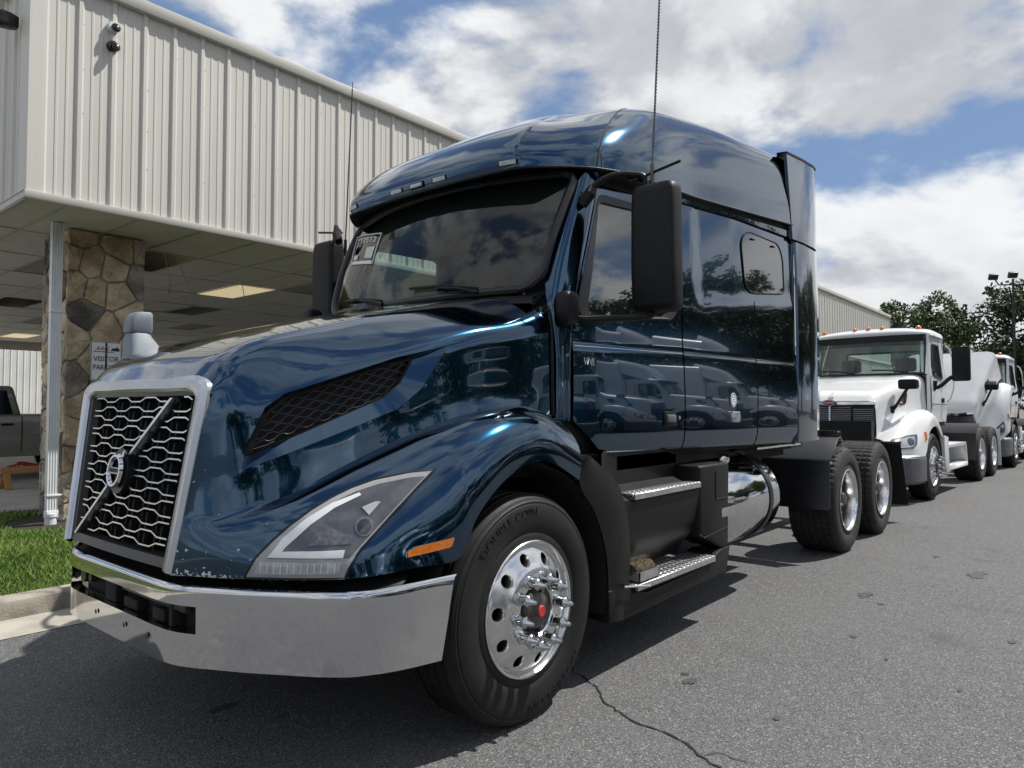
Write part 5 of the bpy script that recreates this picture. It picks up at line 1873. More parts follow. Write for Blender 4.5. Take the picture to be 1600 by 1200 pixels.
def white_truck(label, loc, rz, open_hood=0.0, sleeper=False, group='white tractors parked behind the blue truck', near=True, seats=True):
    root = tag(empty('semi_truck', loc, rz), label, 'truck', group)
    piv = Vector((-1.0, 0, .45))
    M = Matrix.Translation(piv) @ Matrix.Rotation(-open_hood, 4, 'Y') @ Matrix.Translation(-piv)
    def hp(b, name, m, parent=root, **k):
        o = b.build(name, m, parent, **k)
        if open_hood:
            o.data.transform(M)
        return o
    lipE = [[tuple(r[-1]), (r[-1][0], r[-1][1] + .08, r[-1][2])] for r in SWF]
    hb_ = B().grid(SWH).grid(SWF).grid(lipE).mirror()
    hood_ = hp(hb_, 'hood', 'white_paint', sharp=60)
    # grille: four upright sections with fine bars
    def gpt(y, z, d=0.0):
        return (-.985 + .18 * y * y + (1.5 - z) * -.03 + d, y, z)
    gback_ = hp(B().grid([[gpt(y, z, .03) for y in np.linspace(-.60, .60, 9)] for z in np.linspace(.86, 1.46, 5)]), 'grille', 'grille_dark')
    for y0, y1 in ((-.60, -.33), (-.30, -.015), (.015, .30), (.33, .60)):
        n_ = 20 if near else 8
        for k in range(n_):
            z = .88 + .55 * k / (n_ - 1)
            if k >= n_ - 2 and abs(y0 + y1) > .5:
                continue
            hp(B().loft([[gpt(y, z - .006, .0), gpt(y, z + .006, .006), gpt(y, z + .006, .02), gpt(y, z - .006, .02)] for y in np.linspace(y0, y1, 4)]), 'grille_bar', 'grille_grey', gback_)
    fr_ = B()
    for y in (-.615, -.315, 0, .315, .615):
        fr_.loft([[gpt(y - .012, z, -.008), gpt(y + .012, z, -.008), gpt(y + .012, z, .03), gpt(y - .012, z, .03)] for z in (.86, 1.15, 1.45)])
    hp(fr_, 'grille_post', 'chrome', gback_)
    hp(B().loft([[gpt(y, 1.445, -.012), gpt(y, 1.49, .0), gpt(y, 1.505, .05), gpt(y, 1.445, .05)] for y in np.linspace(-.62, .62, 12)]), 'grille_crown', 'chrome', gback_, sharp=30)
    hp(B().loft([[gpt(y, .84, -.012), gpt(y, .875, -.005), gpt(y, .875, .03), gpt(y, .84, .03)] for y in np.linspace(-.62, .62, 12)]), 'grille_sill', 'chrome', gback_, sharp=30)
    em = hp(B().loft([[(-1.005 - h, .11 * k * math.cos(a), 1.475 + .05 * k * math.sin(a)) for a in [2 * PI * q / 24 for q in range(24)]] for h, k in ((0, 1), (.012, 1), (.016, .9))]), 'emblem', 'chrome')
    hp(B().loft([[(-1.005 - h, .096 * k * math.cos(a), 1.475 + .04 * k * math.sin(a)) for a in [2 * PI * q / 24 for q in range(24)]] for h, k in ((.010, 1), (.019, .97))]), 'emblem_oval', 'red_badge', em)
    if near:
        te = text_b('Peterbilt', .046, .001)
        te.v = [(-1.026 - z, -x, 1.475 + y) for x, y, z in te.v]
        hp(te, 'emblem_lettering', 'white_print', em)
        bd = B()
        for s in (-1, 1):
            bd.loft([[(-.95 + .25 * t, s * .10 * t * 0 + s * (.01 + .09 * t) , 1.545 + .06 * t + .012), (-.95 + .25 * t, s * (.03 + .09 * t), 1.545 + .06 * t), (-.95 + .25 * t, s * (.01 + .07 * t), 1.55 + .06 * t)] for t in (0, .5, 1)])
        bd.tube([(-.99, 0, 1.53), (-.93, 0, 1.575), (-.80, 0, 1.63)], [.012, .016, .006], 8)
        hp(bd, 'hood_ornament', 'chrome')
    # lamps on the fenders
    for s in (1, -1):
        def hm2(u, v):
            p = Vector((-1.0, -.95, 0)) - Vector((.62, .785, 0)) * .8 + Vector((.785, -.62, 0)) * u
            return (p.x, p.y, v)
        P = [(-.16, .83), (-.14, .89), (-.05, .945), (.20, .995), (.36, 1.01), (.35, .95), (.30, .86), (.22, .815), (.0, .80)]
        for nm, poly, off, m in (('headlight', P, .006, 'lamp_dark'), ('reflector', scale2(P, .80), .011, 'polished'), ('projector', [(.20 + .055 * math.cos(a), .905 + .055 * math.sin(a)) for a in np.linspace(0, 2 * PI, 14)[:-1]], .016, 'lamp_dark'),
                                 ('projector', [(.045 + .04 * math.cos(a), .885 + .04 * math.sin(a)) for a in np.linspace(0, 2 * PI, 14)[:-1]], .016, 'lamp_clear'), ('lens', P, .022, 'lamp_cover')):
            o = drape(nm, poly, hm2, (.62, .785, 0), wf_bvh, off, m, root if nm == 'headlight' else lampo, step=.06, thick=.012)
            if s < 0:
                for v in o.data.vertices:
                    v.co.y = -v.co.y
                o.data.flip_normals()
            if open_hood:
                o.data.transform(M)
            if nm == 'headlight':
                lampo = o
        o = drape('side_marker', [(-.50, .92), (-.455, .92), (-.43, 1.04), (-.47, 1.04)], lambda u, v: (u, -2, v), (0, 1, 0), wf_bvh, .012, 'amber', root, step=.06)
        if s < 0:
            for v in o.data.vertices:
                v.co.y = -v.co.y
            o.data.flip_normals()
        if open_hood:
            o.data.transform(M)
    # intake trim and hood mirrors
    for s in (-1, 1):
        P = [(-.22, 1.43), (.0, 1.46), (.07, 1.60), (.06, 1.66), (-.06, 1.64)]
        o = drape('air_intake', round_poly(P, .04, 3), lambda u, v: (u, -2, v), (0, 1, 0), wh_bvh, .008, 'black_plastic', root, step=.08)
        if s > 0:
            for v in o.data.vertices:
                v.co.y = -v.co.y
            o.data.flip_normals()
        if open_hood:
            o.data.transform(M)
        hp(B().lathe([(0, .022), (.05, .022), (.055, .008), (.055, 0)], (-.16, s * .785, 1.51), (0, s, 0), 20), 'side_badge', 'chrome', o)
        hp(B().lathe([(0, .024), (.036, .024), (.036, .02)], (-.16, s * .785, 1.51), (0, s, 0), 20), 'badge_disc', 'red_badge', o)
        hm_ = B()
        hm_.tube(spline([(-.47, s * .74, 1.36), (-.46, s * .80, 1.44), (-.40, s * .88, 1.60), (-.34, s * .93, 1.70)], 4), [.03] * 4 + [.022] * 9, 8)
        hm_.tube([(-.47, s * .72, 1.32), (-.47, s * .74, 1.42)], .05, 10)
        hmo = hp(hm_, 'hood_mirror', 'black_plastic')
        hp(B().loft([[(x, s * y, z) for y, z in round_poly([(.80, 1.68), (1.06, 1.68), (1.06, 1.83), (.80, 1.83)], .04, 3)] for x in (-.38, -.30, -.24)]), 'mirror_head', 'black_plastic', hmo, bevel=.015)
        hp(B().loft([[(x, s * y, z) for y, z in round_poly([(.84, 1.71), (1.02, 1.71), (1.02, 1.79), (.84, 1.79)], .03, 3)] for x in (-.237, -.234)]), 'mirror_glass', 'chrome', hmo)
    # bumper
    bp = [(-1.24, 0), (-1.24, .5), (-1.19, .85), (-1.05, 1.06), (-.8, 1.17), (-.5, 1.2)]
    bps = cat2(spline([(x, y, 0) for x, y in bp], 4))
    B().grid([[(x * .97, y * .97, .29), (x, y, .33), (x, y, .62), (x, y, .67), (x * .97, y * .985, .695), (x * .88, y * .94, .70)] for x, y in bps]).build('bumper', 'bumper_grey', root, sharp=40)
    B().grid([[(x * .995, y * .995, .69), (x * .97, y * .98, .712), (x * .9, y * .95, .72)] for x, y in bps]).build('bumper_strip', 'satin', root)
    vb = B().box(-1.1, .5, -.62, .62, .45, 1.2).box(.3, .9, -.85, .85, .5, 1.3)
    for s in (-1, 1):
        vb.loft([[(.0 + .59 * math.cos(a), s * y, .505 + .62 * math.sin(a)) for a in np.linspace(-.2, PI + .1, 20)] for y in (1.18, .70)], cap=False, closed=False)
    vb.build('engine_block', 'black_void', root)
    # cab: sides with windows, back wall with window, roof
    def cy(x, z):
        return -(.985 + .035 * math.sin(PI * min(1, max(0, (z - 1.1) / 1.0))) - .05 * max(0, (z - 1.95) / .65))
    side = [(.74, 1.16), (1.87, 1.16), (1.87, 2.62), (1.06, 2.62), (.985, 2.60), (.74, 1.95)]
    win = round_poly([(.90, 1.94), (1.50, 1.88), (1.52, 2.45), (1.08, 2.46)], .05, 3)
    doors_ = []
    for s in (1, -1):
        def sheet():
            b = B().grid([[(x, cy(x, z), z) for z in np.linspace(1.10, 2.64, 18)] for x in np.linspace(.70, 1.90, 12)]).bm()
            cut_convex(b, side, 'in')
            cut_convex(b, win, 'out')
            return b
        def put(b, name, m, parent=root, **k):
            if s < 0:
                for v in b.verts:
                    v.co.y = -v.co.y
            return bm_obj(name, b, m, parent, **k)
        d_ = put(sheet(), 'cab_side', 'white_paint', sharp=60)
        doors_.append(d_)
        put(B().tube([(x, cy(x, z), z) for x, z in win + win[:1]], .022, 6, cap=False).bm(), 'window_frame', 'black_satin', d_)
        g_ = B().grid([[(x, cy(x, z) + .02, z) for z in (1.86, 2.2, 2.48)] for x in np.linspace(.86, 1.56, 4)]).bm()
        cut_convex(g_, scale2(win, 1.02), 'in')
        put(g_, 'window_glass', 'side_glass', d_)
        sm_ = B().tube([(.80, cy(.8, 1.25) - .001, 1.25), (.80, cy(.8, 1.9) - .001, 1.92)], .004, 5).tube([(1.60, cy(1.6, 1.2), 1.17), (1.60, cy(1.6, 1.9), 1.9), (1.60, cy(1.6, 2.5), 2.52)], .004, 5)
        sm_.tube([(.78, cy(.8, 1.45) - .001, 1.46), (1.86, cy(1.86, 1.45) - .001, 1.46)], .004, 5)
        put(sm_.bm(), 'door_seam', 'hub_grey', d_)
        put(B().box(1.45, 1.57, cy(1.5, 1.52) - .02, cy(1.5, 1.52) + .02, 1.48, 1.56).bm(), 'door_handle', 'black_plastic', d_, bevel=.01)
        put(B().tube(spline([(1.66, -1.05, 1.50), (1.665, -1.10, 1.55), (1.67, -1.10, 2.40), (1.66, -1.04, 2.46)], 4), .014, 8).bm(), 'grab_rail', 'polished', d_)
        mh_ = B()
        mh_.loft([[(x, y, z) for x, y in rbox_path(1.08, -1.375, .13 * k_, .06 * k_, .04, 3)] for z, k_ in ((1.83, .8), (1.85, 1), (2.35, 1), (2.385, .9))])
        mo = put(mh_.bm(), 'mirror', 'mirror_shell', sharp=50)
        put(B().box(1.142, 1.146, -1.48, -1.27, 1.87, 2.34).bm(), 'mirror_glass', 'chrome', mo)
        ma = B()
        ma.tube(spline([(.93, -1.0, 1.72), (.96, -1.08, 1.74), (1.05, -1.22, 1.88), (1.07, -1.30, 1.92)], 4), .032, 8)
        ma.tube([(.92, -1.0, 1.68), (.92, -1.03, 1.84)], .04, 8)
        put(ma.bm(), 'mirror_arm', 'black_plastic', mo)
        pb_ = B().grid([[(.74, cy(.74, 1.95) + .0, 1.16 + .79 * t), (.73, cy(.74, 1.95) + .05, 1.16 + .79 * t)] for t in (0, .5, 1)])
        pb_.grid([[(.735 + .25 * t, cy(.9, 1.95 + .65 * t), 1.95 + .65 * t), (.72 + .25 * t, cy(.9, 1.95 + .65 * t) + .04, 1.95 + .65 * t), (.735 + .25 * t, cy(.9, 1.95 + .65 * t) + .12, 1.955 + .65 * t)] for t in np.linspace(0, 1, 5)])
        put(pb_.bm(), 'cab_pillar', 'white_paint', sharp=60)
    bw = B().grid([[(y, 1.87, z) for z in np.linspace(1.10, 2.64, 10)] for y in np.linspace(-.99, .99, 10)]).bm()
    cut_convex(bw, [(-.985, 1.12), (.985, 1.12), (.96, 2.62), (-.96, 2.62)], 'in')
    rw = round_poly([(-.62, 2.0), (.62, 2.0), (.62, 2.40), (-.62, 2.40)], .06, 3)
    cut_convex(bw, rw, 'out')
    swap_xy(bw)
    bwo = bm_obj('back_wall', bw, 'white_paint', root)
    if not sleeper:
        B().add([(1.865, y, z) for y, z in rw], [tuple(range(len(rw)))]).build('rear_window', 'windshield', bwo)
    B().tube([(1.868, y, z) for y, z in rw + rw[:1]], .02, 6, cap=False).build('window_seal', 'black_satin', bwo)
    RF = [[(.90, 0, 2.615), (.91, -.5, 2.612), (.95, -.82, 2.60), (1.02, -.965, 2.60), (1.3, -.975, 2.60), (1.88, -.965, 2.60)],
          [(.90, 0, 2.68), (.91, -.5, 2.675), (.95, -.80, 2.66), (1.03, -.94, 2.655), (1.3, -.955, 2.66), (1.88, -.945, 2.66)],
          [(1.0, 0, 2.745), (1.01, -.5, 2.735), (1.05, -.76, 2.715), (1.12, -.86, 2.705), (1.35, -.88, 2.72), (1.87, -.87, 2.715)],
          [(1.3, 0, 2.785), (1.3, -.3, 2.78), (1.32, -.5, 2.765), (1.36, -.58, 2.76), (1.5, -.6, 2.765), (1.86, -.6, 2.755)],
          [(1.6, 0, 2.79), (1.6, -.01, 2.79), (1.61, -.01, 2.79), (1.63, -.01, 2.79), (1.7, -.01, 2.79), (1.86, -.01, 2.78)]]
    ro = B().grid(patch(RF, 5, 6)).mirror().build('roof', 'white_paint', root, sharp=60)
    for y in (-.76, -.22, 0, .22, .76):
        rg = [[(1.06 + .12 * y * y + x * k_, y + yy * k_, z) for x, yy in [(.075 * math.cos(a), .045 * math.sin(a)) for a in np.linspace(0, 2 * PI, 17)[:-1]]] for z, k_ in ((2.70 - .03 * y * y, 1), (2.775 - .03 * y * y, .92), (2.80 - .03 * y * y, .6), (2.805 - .03 * y * y, .2))]
        B().loft(rg).build('marker_light', 'amber', ro)
    wg = B().grid([[(.735 + .12 * (abs(y) / .9) ** 2.5 * 0 - .10 * (1 - (abs(y) / .9) ** 2) + .23 * t, y * (1 - .03 * t), 1.955 + .655 * t) for y in np.linspace(-.92, .92, 13)] for t in np.linspace(0, 1, 6)])
    wgo = wg.build('windshield', 'windshield', root)
    P = [wg.v[i] for i in range(13)] + [wg.v[13 * i + 12] for i in range(1, 6)] + [wg.v[65 + i] for i in range(11, -1, -1)] + [wg.v[13 * i] for i in range(4, 0, -1)]
    B().tube(P + P[:1], .02, 6, cap=False).build('windshield_gasket', 'black_satin', wgo)
    B().grid([[(.84 - .09 * (1 - (abs(y) / .9) ** 2), y, 2.50), (.86 - .09 * (1 - (abs(y) / .9) ** 2), y, 2.61)] for y in np.linspace(-.9, .9, 9)]).build('sun_band', 'black_void', root)
    for y0, y1 in ((-.15, -.70), (.65, .10)):
        B().tube([(.62, y1, 1.97), (.60, (y0 + y1) / 2, 2.02), (.635, y0, 2.03)], .012, 5).build('wiper', 'black_plastic', root)
    B().grid([[(.66 + .05 * abs(y), y, 1.955), (.73 + .05 * abs(y), y, 1.95), (.80, y, 1.93)] for y in np.linspace(-.93, .93, 9)]).build('cowl', 'black_plastic', root)
    if seats:
        B().box(.78, 1.0, -.9, .9, 1.6, 1.93).build('dashboard', 'interior', root, bevel=.04)
        for s in (-1, 1):
            B().box(1.5, 1.64, s * .45 - .24, s * .45 + .24, 1.3, 2.02).box(1.52, 1.62, s * .45 - .17, s * .45 + .17, 2.03, 2.27).build('seat', 'interior_grey', root, bevel=.06, seg=3)
    B().box(.74, 1.88, -.97, .97, 1.08, 1.20).build('cab_floor', 'black_void', root)
    if sleeper:
        RS = [[(1.88, y, z) for y, z in round_poly([(-1.15, 1.1), (1.15, 1.1), (1.15, 2.6), (-1.15, 2.6)], .1, 3)],
              [(2.0, y, z) for y, z in round_poly([(-1.22, 1.1), (1.22, 1.1), (1.18, 3.5), (-1.18, 3.5)], .25, 3)],
              [(3.5, y, z) for y, z in round_poly([(-1.22, 1.1), (1.22, 1.1), (1.18, 3.75), (-1.18, 3.75)], .3, 3)]]
        B().loft(RS).build('sleeper', 'white_paint', root, sharp=50)
        B().grid(patch([[(1.0, 0, 2.74), (1.02, -.6, 2.72), (1.1, -.9, 2.65)], [(1.35, 0, 3.3), (1.4, -.6, 3.25), (1.5, -.98, 2.75)], [(2.2, 0, 3.72), (2.2, -.7, 3.68), (2.2, -1.12, 3.2)]], 5, 5)).mirror().build('roof_fairing', 'white_paint', root, sharp=60)
    # steps, frame, wheels
    for s in (-1, 1):
        y0, y1 = (-1.2, -.8) if s < 0 else (.8, 1.2)
        yo = -1.2 if s < 0 else 1.2
        sx = B()
        sx.plate_y([(.66, .96), (1.1, .90), (2.25, .78), (2.45, .42), (.80, .36), (.70, .5)], s * .82, s * .86)
        sx.plate_y([(.66, .96), (.95, .92), (1.0, .36), (.80, .36), (.70, .5)], s * .86, s * 1.2)
        sx.box(1.0, 2.46, y0, y1, .38, .46)
        sx.box(1.0, 2.36, y0, y1, .745, .80)
        sx.prism([(2.36, .80), (2.46, .46), (2.43, .46), (2.32, .78)], lambda a, c: (a, y0, c), lambda a, c: (a, y1, c))
        sx.build('step_box', 'white_paint', root, bevel=.008)
        cb = B()
        for k in range(3):
            cb.tube(spline([(1.15 + .06 * k, s * .95, .50), (1.25 + .06 * k, s * 1.0, .60), (1.2 + .06 * k, s * 1.0, .72)], 4), .014, 6)
        cb.build('cable', 'black_plastic', root)
        Pf = [(3.22, .42), (3.25, .92), (3.35, 1.02), (3.62, 1.10), (3.62, 1.085), (3.36, 1.0), (3.27, .91), (3.24, .42)]
        B().plate_y(Pf, s * .6, s * 1.2).build('drive_fender', 'black_satin', root)
        B().plate_x([(s * .62, .18), (s * 1.22, .18), (s * 1.2, .95), (s * .62, .95)], 5.86, 5.872).build('mud_flap', 'white_print' if not open_hood else 'black_plastic', root)
    fr2 = B()
    for s in (-1, 1):
        fr2.box(-.9, 5.95, s * .43 - .045, s * .43 + .045, .76, 1.0)
    for x in (2.2, 3.2, 4.5, 5.8):
        fr2.box(x - .05, x + .05, -.39, .39, .8, .96)
    for x in (3.85, 5.17):
        fr2.tube([(x, -.9, .505), (x, .9, .505)], .09, 10)
    fr2.box(2.0, 3.1, -.9, .9, .45, .75)
    fr2.build('chassis', 'black_satin', root)
    for s in (-1, 1):
        wheel(root, 0, s * 1.19, s, 'steer', rot=.4)
        for x in (3.85, 5.17):
            wheel(root, x, s * 1.2, s, 'drive', rot=x)
    return root
t2 = white_truck('white day-cab tractor with amber roof lights just behind the blue truck', (9.98, .07, 0), R(-2.4))
t3 = white_truck('white tractor with its hood tilted open, third in the row', (17.95, -.29, 0), R(-2.4), open_hood=R(40))
# the row of tractors across the lane that shows in the blue paint
far = white_truck('white sleeper tractor mirrored in the side of the sleeper', (14.8, -9.8, 0), R(-112), sleeper=True, group='tractors parked across the lane', near=False, seats=False)
def clone(src, label, loc, rz):
    c = copy_tree(src)
    c.location = loc
    c.rotation_euler = (0, 0, rz)
    c['label'] = label
    c['group'] = 'tractors parked across the lane'
    return c
clone(t2, 'white day-cab tractor mirrored in the driver door of the blue truck', (7.6, -9.6, 0), R(-112))
clone(t2, 'white day-cab tractor mirrored just behind the door seam of the blue truck', (11.2, -9.7, 0), R(-112))
clone(far, 'white sleeper tractor mirrored at the rear edge of the blue truck', (18.6, -9.8, 0), R(-112))
clone(t2, 'white day-cab tractor mirrored in the hood side of the blue truck', (4.0, -9.8, 0), R(-112))
clone(far, 'white sleeper tractor mirrored low in the front fender of the blue truck', (.2, -10.2, 0), R(-112))

# ------------------------------------------------------------------ trees
def tree_meshes(seed, H, W, nleaf, trunk_h=.28, leaf=.16, dark=False):
    rr = random.Random(seed)
    tr = B()
    tr.tube([(0, 0, -.1), (.04, .02, H * .2), (-.05, .05, H * .45), (.03, 0, H * .8)], [H * .030, H * .022, H * .016, H * .005], 10)
    tips = []
    nb = 26
    for i in range(nb):
        t = trunk_h + (.92 - trunk_h) * (i / nb) + rr.uniform(-.02, .02)
        a = i * 2.4 + rr.uniform(-.4, .4)
        env = math.sin(PI * min(1, max(.08, (t - trunk_h * .55) / (1.06 - trunk_h * .55)))) ** .7
        L = W * .5 * env * rr.uniform(.65, 1.08)
        base = Vector((0, 0, H * t))
        tip = base + Vector((math.cos(a) * L, math.sin(a) * L, H * rr.uniform(.03, .13)))
        mid = base.lerp(tip, .5) + Vector((rr.uniform(-.2, .2), rr.uniform(-.2, .2), H * .03))
        tr.tube([base, mid, tip], [H * .010 * (1.1 - t * .6), H * .006, H * .002], 6)
        for q in range(5):
            f = rr.uniform(.35, 1.05)
            tips.append((base.lerp(tip, f) + Vector((rr.gauss(0, .09 * W), rr.gauss(0, .09 * W), rr.gauss(0, .035 * H))), rr.uniform(.06, .125) * W))
    g_ = np.random.default_rng(seed)
    C = np.array([list(t[0]) for t in tips])
    Rr = np.array([t[1] for t in tips])
    idx = g_.choice(len(C), nleaf, p=Rr**2 / (Rr**2).sum())
    d = g_.normal(size=(nleaf, 3))
    d /= np.linalg.norm(d, axis=1)[:, None]
    rad = Rr[idx] * g_.random(nleaf) ** .45
    P = C[idx] + d * rad[:, None] * np.array([1, 1, .75])
    nrm = d + g_.normal(size=(nleaf, 3)) * .9 + np.array([0, 0, .4])
    nrm /= np.linalg.norm(nrm, axis=1)[:, None]
    u = np.cross(nrm, g_.normal(size=(nleaf, 3)))
    u /= np.linalg.norm(u, axis=1)[:, None]
    v = np.cross(nrm, u)
    s = (leaf * g_.uniform(.55, 1.25, nleaf))[:, None]
    V = np.stack([P - u * s, P - v * s * .55, P + u * s, P + v * s * .55], 1)
    F = np.arange(nleaf * 4).reshape(nleaf, 4)
    me = np_mesh('crown', V, F)
    me.materials.append(MATS['leaf_dark' if dark else 'leaf'])
    o = tr.build('trunk', 'bark')
    tm = o.data
    bpy.data.objects.remove(o)
    return tm, me
TM = [tree_meshes(1, 10, 8.2, 13000), tree_meshes(2, 10, 9.5, 13000, .2, .17, True), tree_meshes(3, 10, 7.0, 12000, .25)]
def tree(label, loc, h, rz, k, group):
    root = tag(empty('tree', loc, rz), label, 'tree', group)
    root.scale = (h / 10, h / 10, h / 10)
    inst('trunk', TM[k][0], root)
    inst('crown', TM[k][1], root)
    return root
G1 = 'trees beyond the lot'
tree('leafy tree standing alone just right of the building end', (54.5, 7.0, 0), 9.0, .4, 2, G1)
tree('tall dark tree at the right edge behind the light pole', (59.5, 2.0, 0), 10.0, 1.9, 1, G1)
tree('dark tree filling the gap behind the third truck', (66, 3.0, 0), 6.6, 3.0, 1, G1)
tree('broad tree cut by the right edge of the photo', (58.5, -3.0, 0), 10.3, 4.0, 0, G1)
tree('low bushy tree behind the second truck roof', (66, 9.0, 0), 5.6, 5.0, 2, G1)
tree('distant tree low between the two tallest crowns', (74, 5.0, 0), 5.6, .9, 1, G1)
G2 = 'trees across the lane mirrored in the blue truck'
rt_ = random.Random(21)
names2 = ['round', 'broad', 'narrow', 'tall', 'short', 'spreading', 'dark', 'bushy', 'leaning', 'sparse', 'full', 'high', 'low', 'wide', 'dense', 'slim']
for i in range(14):
    x = -26 + i * 6.4 + rt_.uniform(-1.5, 1.5)
    tree('leafy tree across the lane, seen only mirrored in the blue paint', (x, -33 + rt_.uniform(-4, 3), 0), rt_.uniform(8.2, 11.0) * (1 if x < 46 else 1.45), rt_.uniform(0, 6), i % 3, G2)

for i, (x, y, h) in enumerate([(60, -17, 13.5), (72, -21, 15), (86, -23, 16), (101, -27, 17), (70, -31, 15), (118, -30, 18)]):
    tree('tall tree down the lane, seen only mirrored in the rear fairing of the blue truck', (x, y, 0), h, i * 1.3, i % 3, G2)

# ------------------------------------------------------------------ light pole
lp = tag(empty('light_pole', (52.4, 1.35, 0)), 'dark tall lamp pole with two flood lights at the right edge', 'light pole')
B().tube([(0, 0, 0), (0, 0, 9.6)], [.10, .065], 10).build('pole', 'pole_dark', lp)
ar = Vector((math.sin(yaw), -math.cos(yaw), 0))
B().tube([-ar * 1.15 + Vector((0, 0, 9.55)), -ar * .9 + Vector((0, 0, 9.2)), ar * 1.1 + Vector((0, 0, 9.25))], .045, 8).build('cross_arm', 'pole_dark', lp)
for k_, z in ((-1.25, 9.72), (0.0, 9.85), (1.1, 9.6)):
    p = ar * k_ + Vector((0, 0, z))
    dd = Vector((-.75, -.35, -.55)).normalized()
    B().obox(p, dd, dd.cross(Vector((0, 0, 1))).normalized(), dd.cross(dd.cross(Vector((0, 0, 1)))).normalized(), .10, .26, .19).build('flood_light', 'pole_dark', lp, bevel=.02)

# ------------------------------------------------------------------ parking sign and hood mirror
sg = tag(empty('parking_sign', (.70, 5.5, 1.70)), 'white visitor parking sign fixed to the stone column', 'sign')
SX, SZ = (-.175, .15), (.0, .445)
rp = round_poly([(SX[0], SZ[0]), (SX[1], SZ[0]), (SX[1], SZ[1]), (SX[0], SZ[1])], .03, 4)
B().plate_y(rp, 0, .006).build('panel', 'sign_white', sg)
ob = resample(scale2(rp, .965), 60)
B().tube([(x, -.001, z) for x, z in ob + ob[:1]], .0035, 5, cap=False).build('border', 'sign_black', sg)
for s_, z, sz in (('VISITOR', .245, .082), ('PARKING', .150, .082)):
    t_b2 = text_b(s_, sz, .001)
    wdt = max(v[0] for v in t_b2.v) - min(v[0] for v in t_b2.v)
    k_ = .27 / wdt
    t_b2.v = [(-.0125 + x * k_, -.003 - zz2, z + y) for x, y, zz2 in t_b2.v]
    t_b2.build('lettering', 'sign_black', sg)
lg = text_b('AAN', .085, .001)
lg.v = [(-.055 + x * .75 + y * .35, -.003 - z, .365 + y * .8) for x, y, z in lg.v]
lg.build('logo_letters', 'sign_red', sg)
B().plate_y([(.03, .345), (.12, .34), (.13, .36), (.115, .372), (.10, .392), (.085, .375), (.05, .372)], -.005, -.002).build('logo_truck', 'sign_black', sg)
B().box(-.15, .06, -.004, -.002, .325, .332).build('logo_bar', 'sign_black', sg)
B().lathe([(.008, .006), (0, .006)], (-.0125, 0, .425), (0, -1, 0), 10).build('bolt', 'satin', sg)
B().tube([(-.0125, .012, -1.58), (-.0125, .012, .43)], .018, 6).build('post', 'pole_dark', sg)
# hood mirror on the passenger side
def hm_ring(x0, x1, y0, y1, z, tilt=0.0, r=.03):
    return [(a, b_2, z + tilt * (a - x0)) for a, b_2 in round_poly([(x0, y0), (x1, y0), (x1, y1), (x0, y1)], r, 3)]
hmr = B().loft([hm_ring(-1.01, -.81, .56, .70, 1.57, .10), hm_ring(-1.00, -.82, .58, .72, 1.65, .10), hm_ring(-.99, -.845, .60, .73, 1.71, .05), hm_ring(-.985, -.875, .62, .73, 1.765, .0), hm_ring(-.98, -.88, .63, .73, 1.782)])
hmo = hmr.build('hood_mirror', 'bin_grey', trk, sharp=40)
hm2_ = B().loft([hm_ring(-.985, -.875, .63, .73, 1.784, 0, .02), hm_ring(-.988, -.872, .625, .735, 1.80, 0, .02), hm_ring(-.98, -.872, .625, .735, 1.85, .0, .02), hm_ring(-.962, -.872, .625, .735, 1.882, .02, .02), hm_ring(-.945, -.88, .63, .73, 1.892, .02, .02)])
hm2_.build('mirror_head', 'bin_grey', hmo, sharp=40)

# ------------------------------------------------------------------ cameras on the wall
def wall_cam(label, loc, m_base, m_ball, nrm=(0, -1, 0)):
    c = tag(empty('security_camera', loc), label, 'camera', 'cameras on the metal wall')
    n_ = Vector(nrm)
    B().lathe([(.0, .045), (.05, .045), (.056, .03), (.058, 0)], (0, 0, 0), n_, 24).build('base', m_base, c)
    ball = Vector((.012, 0, -.012)) + n_ * .06
    B().lathe([(.046 * math.sin(a), -.046 * math.cos(a)) for a in np.linspace(0.02, PI - .02, 12)], ball, n_ + Vector((0, 0, -.4)), 20).build('eye', m_ball, c)
    B().lathe([(.02, .044), (.014, .05), (0, .05)], ball, n_ + Vector((.1, 0, -.5)), 16).build('lens', 'dark_glass', c)
wall_cam('white round security camera near the building corner', (.375, 4.645, 5.33), 'gutter_white', 'camera_black')
wall_cam('black round security camera just below the white one', (.375, 4.645, 5.13), 'camera_black', 'camera_black')
fl_ = tag(empty('wall_light', (-.37, 4.98, 5.18)), 'small black wall light on the shaded end wall', 'light')
B().loft([[(-.0 - d, y * k, z * k - .02 * d) for y, z in round_poly([(-.06, -.07), (.06, -.07), (.06, .07), (-.06, .07)], .03, 3)] for d, k in ((0, .8), (.05, 1), (.14, 1.1), (.17, .95))]).build('housing', 'camera_black', fl_)

# ------------------------------------------------------------------ pickup and trestle under the canopy
pk = tag(empty('pickup_truck', (1.9, 12.0, .15)), 'grey crew-cab pickup parked under the canopy', 'pickup')
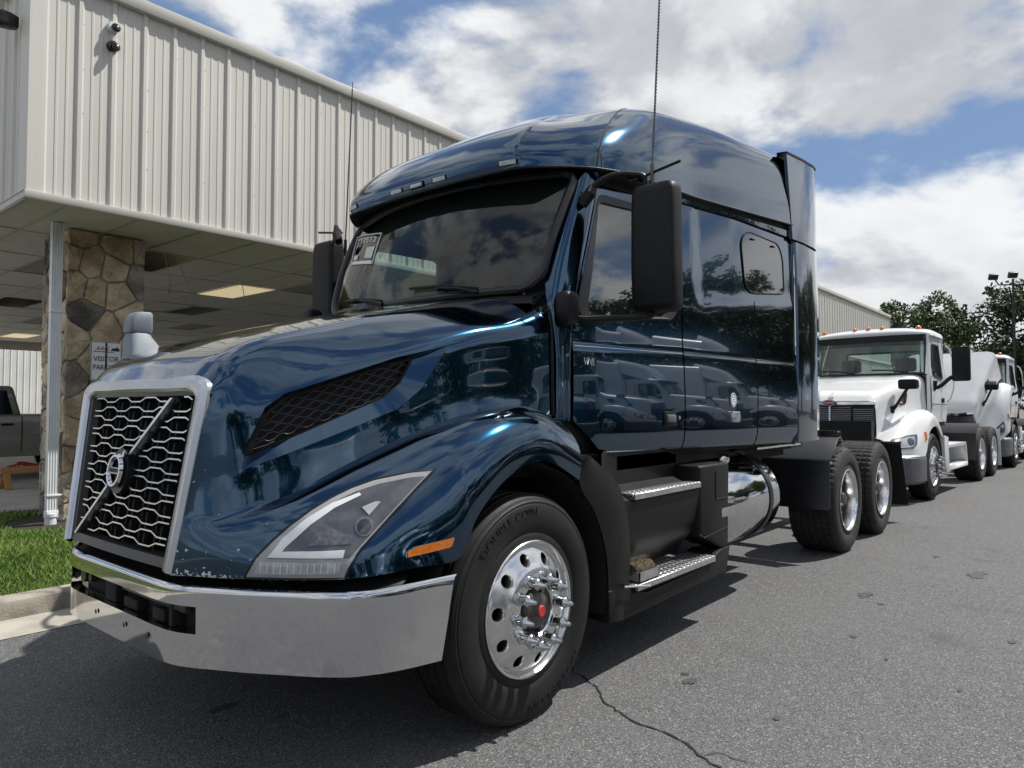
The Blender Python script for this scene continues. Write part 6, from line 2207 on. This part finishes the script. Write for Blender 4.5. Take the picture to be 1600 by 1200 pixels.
# side outline, nose towards -x; cab ends at x = -.45
body = [(-3.6, .42), (-3.62, .85), (-3.5, 1.02), (-2.35, 1.10), (-.46, 1.12), (-.46, 1.14), (1.55, 1.14), (1.62, 1.10), (1.62, .55), (1.5, .42)]
body_b = B()
body_b.loft([[(x, y, z) for x, z in body] for y in (-.98, -.96, .96, .98)])
pko = body_b.build('body', 'pickup_grey', pk, bevel=.05, seg=3)
cabp = [(-2.35, 1.08), (-1.65, 1.60), (-.62, 1.62), (-.48, 1.10)]
B().loft([[(x * 1.0, y, z) for x, z in cabp] for y in (-.93, -.78 - .0, .78, .93)]).build('cab', 'pickup_grey', pk, bevel=.06, seg=3)
for s in (-1, 1):
    B().plate_y([(-1.95, 1.14), (-1.58, 1.52), (-1.22, 1.54), (-1.22, 1.14)], s * .935, s * .92).build('window', 'dark_glass', pk)
    B().plate_y([(-1.14, 1.14), (-1.14, 1.54), (-.72, 1.54), (-.62, 1.14)], s * .935, s * .92).build('window', 'dark_glass', pk)
    for x in (-1.18, -.50):
        B().tube([(x, s * .985, .5), (x, s * .985, 1.10)], .006, 5).build('panel_seam', 'black_void', pk)
    B().box(-.80, -.62, s * 1.0 - .012, s * 1.0 + .012, .95, .985).build('door_handle', 'black_plastic', pk, bevel=.008)
    fc = B().tube([(.02 + .11 * math.cos(a), s * .982, .88 + .10 * math.sin(a)) for a in np.linspace(0, 2 * PI, 25)], .005, 5, cap=False)
    fc.build('fuel_door', 'hub_grey', pk)
    for x in (-2.75, .72):
        B().lathe([(.0, .1), (.48, .1), (.48, -.004), (.44, -.006), (0, -.006)], (x, s * .98, .40), (0, s * -1, 0), 28).build('wheel_arch', 'black_void', pk)
        wv_ = B().lathe([(0, .02), (.20, .02), (.22, .05), (.25, .05), (.38, .04), (.40, 0), (.40, -.2), (0, -.2)], (x, s * .96, .40), (0, s, 0), 32).build('wheel', 'rubber', pk)
        B().lathe([(0, .055), (.06, .058), (.20, .045), (.235, .056), (.24, .05)], (x, s * .96, .40), (0, s, 0), 24).build('rim', 'polished', wv_)
B().box(1.60, 1.66, -.9, .9, .5, .62).build('rear_bumper', 'chrome', pk, bevel=.02)
th = tag(empty('trestle', (1.16, 9.75, .15)), 'low wooden trestle on the floor in front of the pickup', 'trestle')
B().box(-.38, .75, -.05, .05, .24, .34).build('beam', 'wood', th, bevel=.006)
for x in (-.30, .62):
    for s in (-1, 1):
        B().obox((x, s * .09, .13), (1, 0, 0), Vector((0, .5 * s, -1)).normalized().cross(Vector((1, 0, 0))), Vector((0, .5 * s, -1)).normalized(), .045, .02, .15).build('leg', 'wood', th, bevel=.004)
st_ = B()
for k_ in range(4):
    st_.tube(spline([(-.3 + .05 * k_, -.04, .345), (-.15, .0, .37 + .01 * k_), (.0 + .05 * k_, .03, .345)], 4), .012, 6)
tag(st_.build('tie_strap', 'sign_red'), 'red strap lying on the wooden trestle', 'strap').location = (1.16, 9.75, .15)
